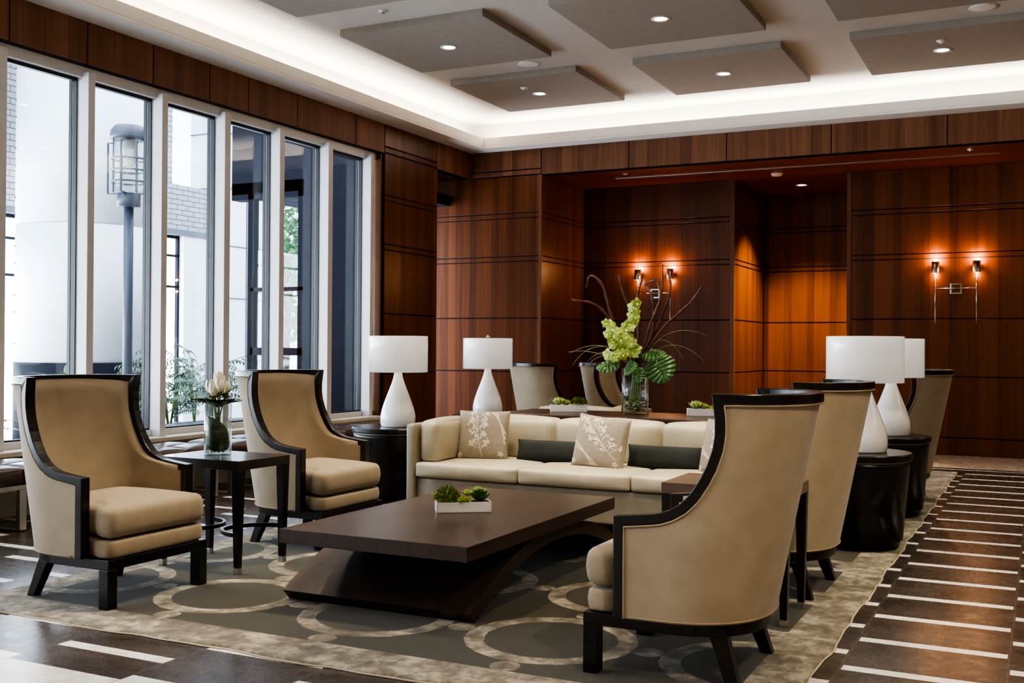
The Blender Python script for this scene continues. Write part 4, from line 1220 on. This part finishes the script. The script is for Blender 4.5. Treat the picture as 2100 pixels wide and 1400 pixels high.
def shrub(label,x,y,z0,h,seed):
    t=thing('shrub',label,'plant',(x,y,0),0,'broad-leaved shrubs outside the left windows'); rnd=random.Random(seed)
    MB().box(-.3,.3,-.3,.3,-.02,z0).obj('pot',M['steel'],t,bevel=.02)
    mb=MB(); mb.smooth=True
    for k in range(46):
        a=rnd.uniform(0,6.28); el=rnd.uniform(.2,1.4); d=V((cos(a)*cos(el),sin(a)*cos(el),sin(el)))
        leafpatch(mb,V((.05*cos(a),.05*sin(a),z0+rnd.uniform(0,h*.35))),d,(0,0,1),h*rnd.uniform(.45,.8),h*.2,curl=.6,n=6,cup=.2)
    mb.obj('foliage',M['darkleaf'],t)
shrub('broad-leaved shrub behind the front left armchair top, outside the first pane',-9.9,8.75,.62,.62,21)
shrub('broad-leaved shrub at the far left edge of the photo, outside the window',-8.5,6.42,.45,.62,22)

# ---------------------------------------------------------------- lights
def area(name,loc,size,sizey,energy,color,rot=(0,0,0),spread=pi):
    l=bpy.data.lights.new(name,'AREA'); l.shape='RECTANGLE'; l.size=size; l.size_y=sizey; l.energy=energy; l.color=color; l.spread=spread
    o=bpy.data.objects.new(name,l); o.location=loc; o.rotation_euler=rot; col.objects.link(o); return o
def spot(name,loc,energy,color,ang=70,blend=.6,rot=(0,0,0),r=.05):
    l=bpy.data.lights.new(name,'SPOT'); l.energy=energy; l.color=color; l.spot_size=R(ang); l.spot_blend=blend; l.shadow_soft_size=r
    o=bpy.data.objects.new(name,l); o.location=loc; o.rotation_euler=rot; col.objects.link(o); return o
CV=(1,.94,.86)
# fluorescent strips lying in the cove, shining up
area('cove_light',((xo+xi)/2,(yi+ye)/2,4.125),.10,yi-ye,150,CV,(R(180),0,0))
area('cove_light',((xi+xe)/2,(yo+yi)/2,4.125),xe-xi,.10,115,CV,(R(180),0,0))
area('cove_light',((xeo+xe)/2,(yi+ye)/2,4.125),.10,yi-ye,120,CV,(R(180),0,0))
WARM=(1,.85,.66)
for i,x in enumerate((-5.448,-3.195,-.935,1.32,3.57)):
    for j,y in enumerate((-1.61,.62,2.85,5.08,7.31,9.54,11.745)):
        if (i,j) in (): continue
        spot('downlight_beam',(x,y,4.385),(30 if x<0 else 80) if y<4 else 90,WARM,78,.7)
spot('niche_beam',(-3.137,15.6,3.68),560,(1,.70,.38),98,.8)
for x in (-4.6,-1.6,.8): spot('wash_beam',(x,14.05,3.68),5,(1,.6,.35),110,.8)
# accent beams added to brighten the seating group, no fixtures behind them
for (sx,sy,tx,ty,e) in ((-2.6,5.3,-3.95,4.35,260),(-2.8,6.6,-3.95,6.1,220),(-3.9,6.4,-3.7,7.5,230),(-2.9,6.4,-2.9,7.5,200),(-2.1,6.4,-2.1,7.5,200),(-2.9,8.2,-3.2,8.5,110),(1.6,1.4,-1.0,4.6,230),(1.3,4.6,-1.0,6.4,160)):
    d=V((tx-sx,ty-sy,.5-4.3)); 
    spot('added_accent_beam',(sx,sy,4.3),e,(1,.87,.66),34,.7,d.to_track_quat('-Z','Y').to_euler(),.04)
# daylight through the alcove glazing
area('alcove_daylight',(-8.8,12.87,1.87),.9,3.62,85,(.72,.82,1.)).rotation_euler=(R(90),0,R(-90))
# daylight through the window wall
area('daylight',(-7.8,3.6,2.3),14.0,3.2,110,(.76,.86,1.),(0,R(-90),0)).rotation_euler=(R(90),0,R(-90))
w=bpy.data.worlds.new('World'); SC.world=w; w.use_nodes=True
bg=w.node_tree.nodes['Background']; bg.inputs[0].default_value=(.74,.86,1.,1); bg.inputs[1].default_value=2.8

# ---------------------------------------------------------------- camera
f,yaw,pitch,roll=2209.56,.4586,.0051,.0068
fw=V((-sin(yaw)*cos(pitch),cos(yaw)*cos(pitch),sin(pitch))); rt=V((cos(yaw),sin(yaw),0)); up=rt.cross(fw)
r2=rt*cos(roll)+up*sin(roll); u2=-rt*sin(roll)+up*cos(roll)
cam=bpy.data.cameras.new('camera'); cam.sensor_width=36; cam.lens=36*f/2100; cam.clip_end=200; cam.clip_start=.05
co=bpy.data.objects.new('camera',cam); col.objects.link(co)
m=Matrix((r2,u2,-fw)).transposed().to_4x4(); m.translation=(0,0,1.35); co.matrix_world=m
SC.camera=co
SC.view_settings.view_transform='AgX'; SC.view_settings.look='AgX - High Contrast'; SC.view_settings.exposure=.86
SC.cycles.use_denoising=True
SC.cycles.max_bounces=10; SC.cycles.transparent_max_bounces=24; SC.cycles.sample_clamp_indirect=6
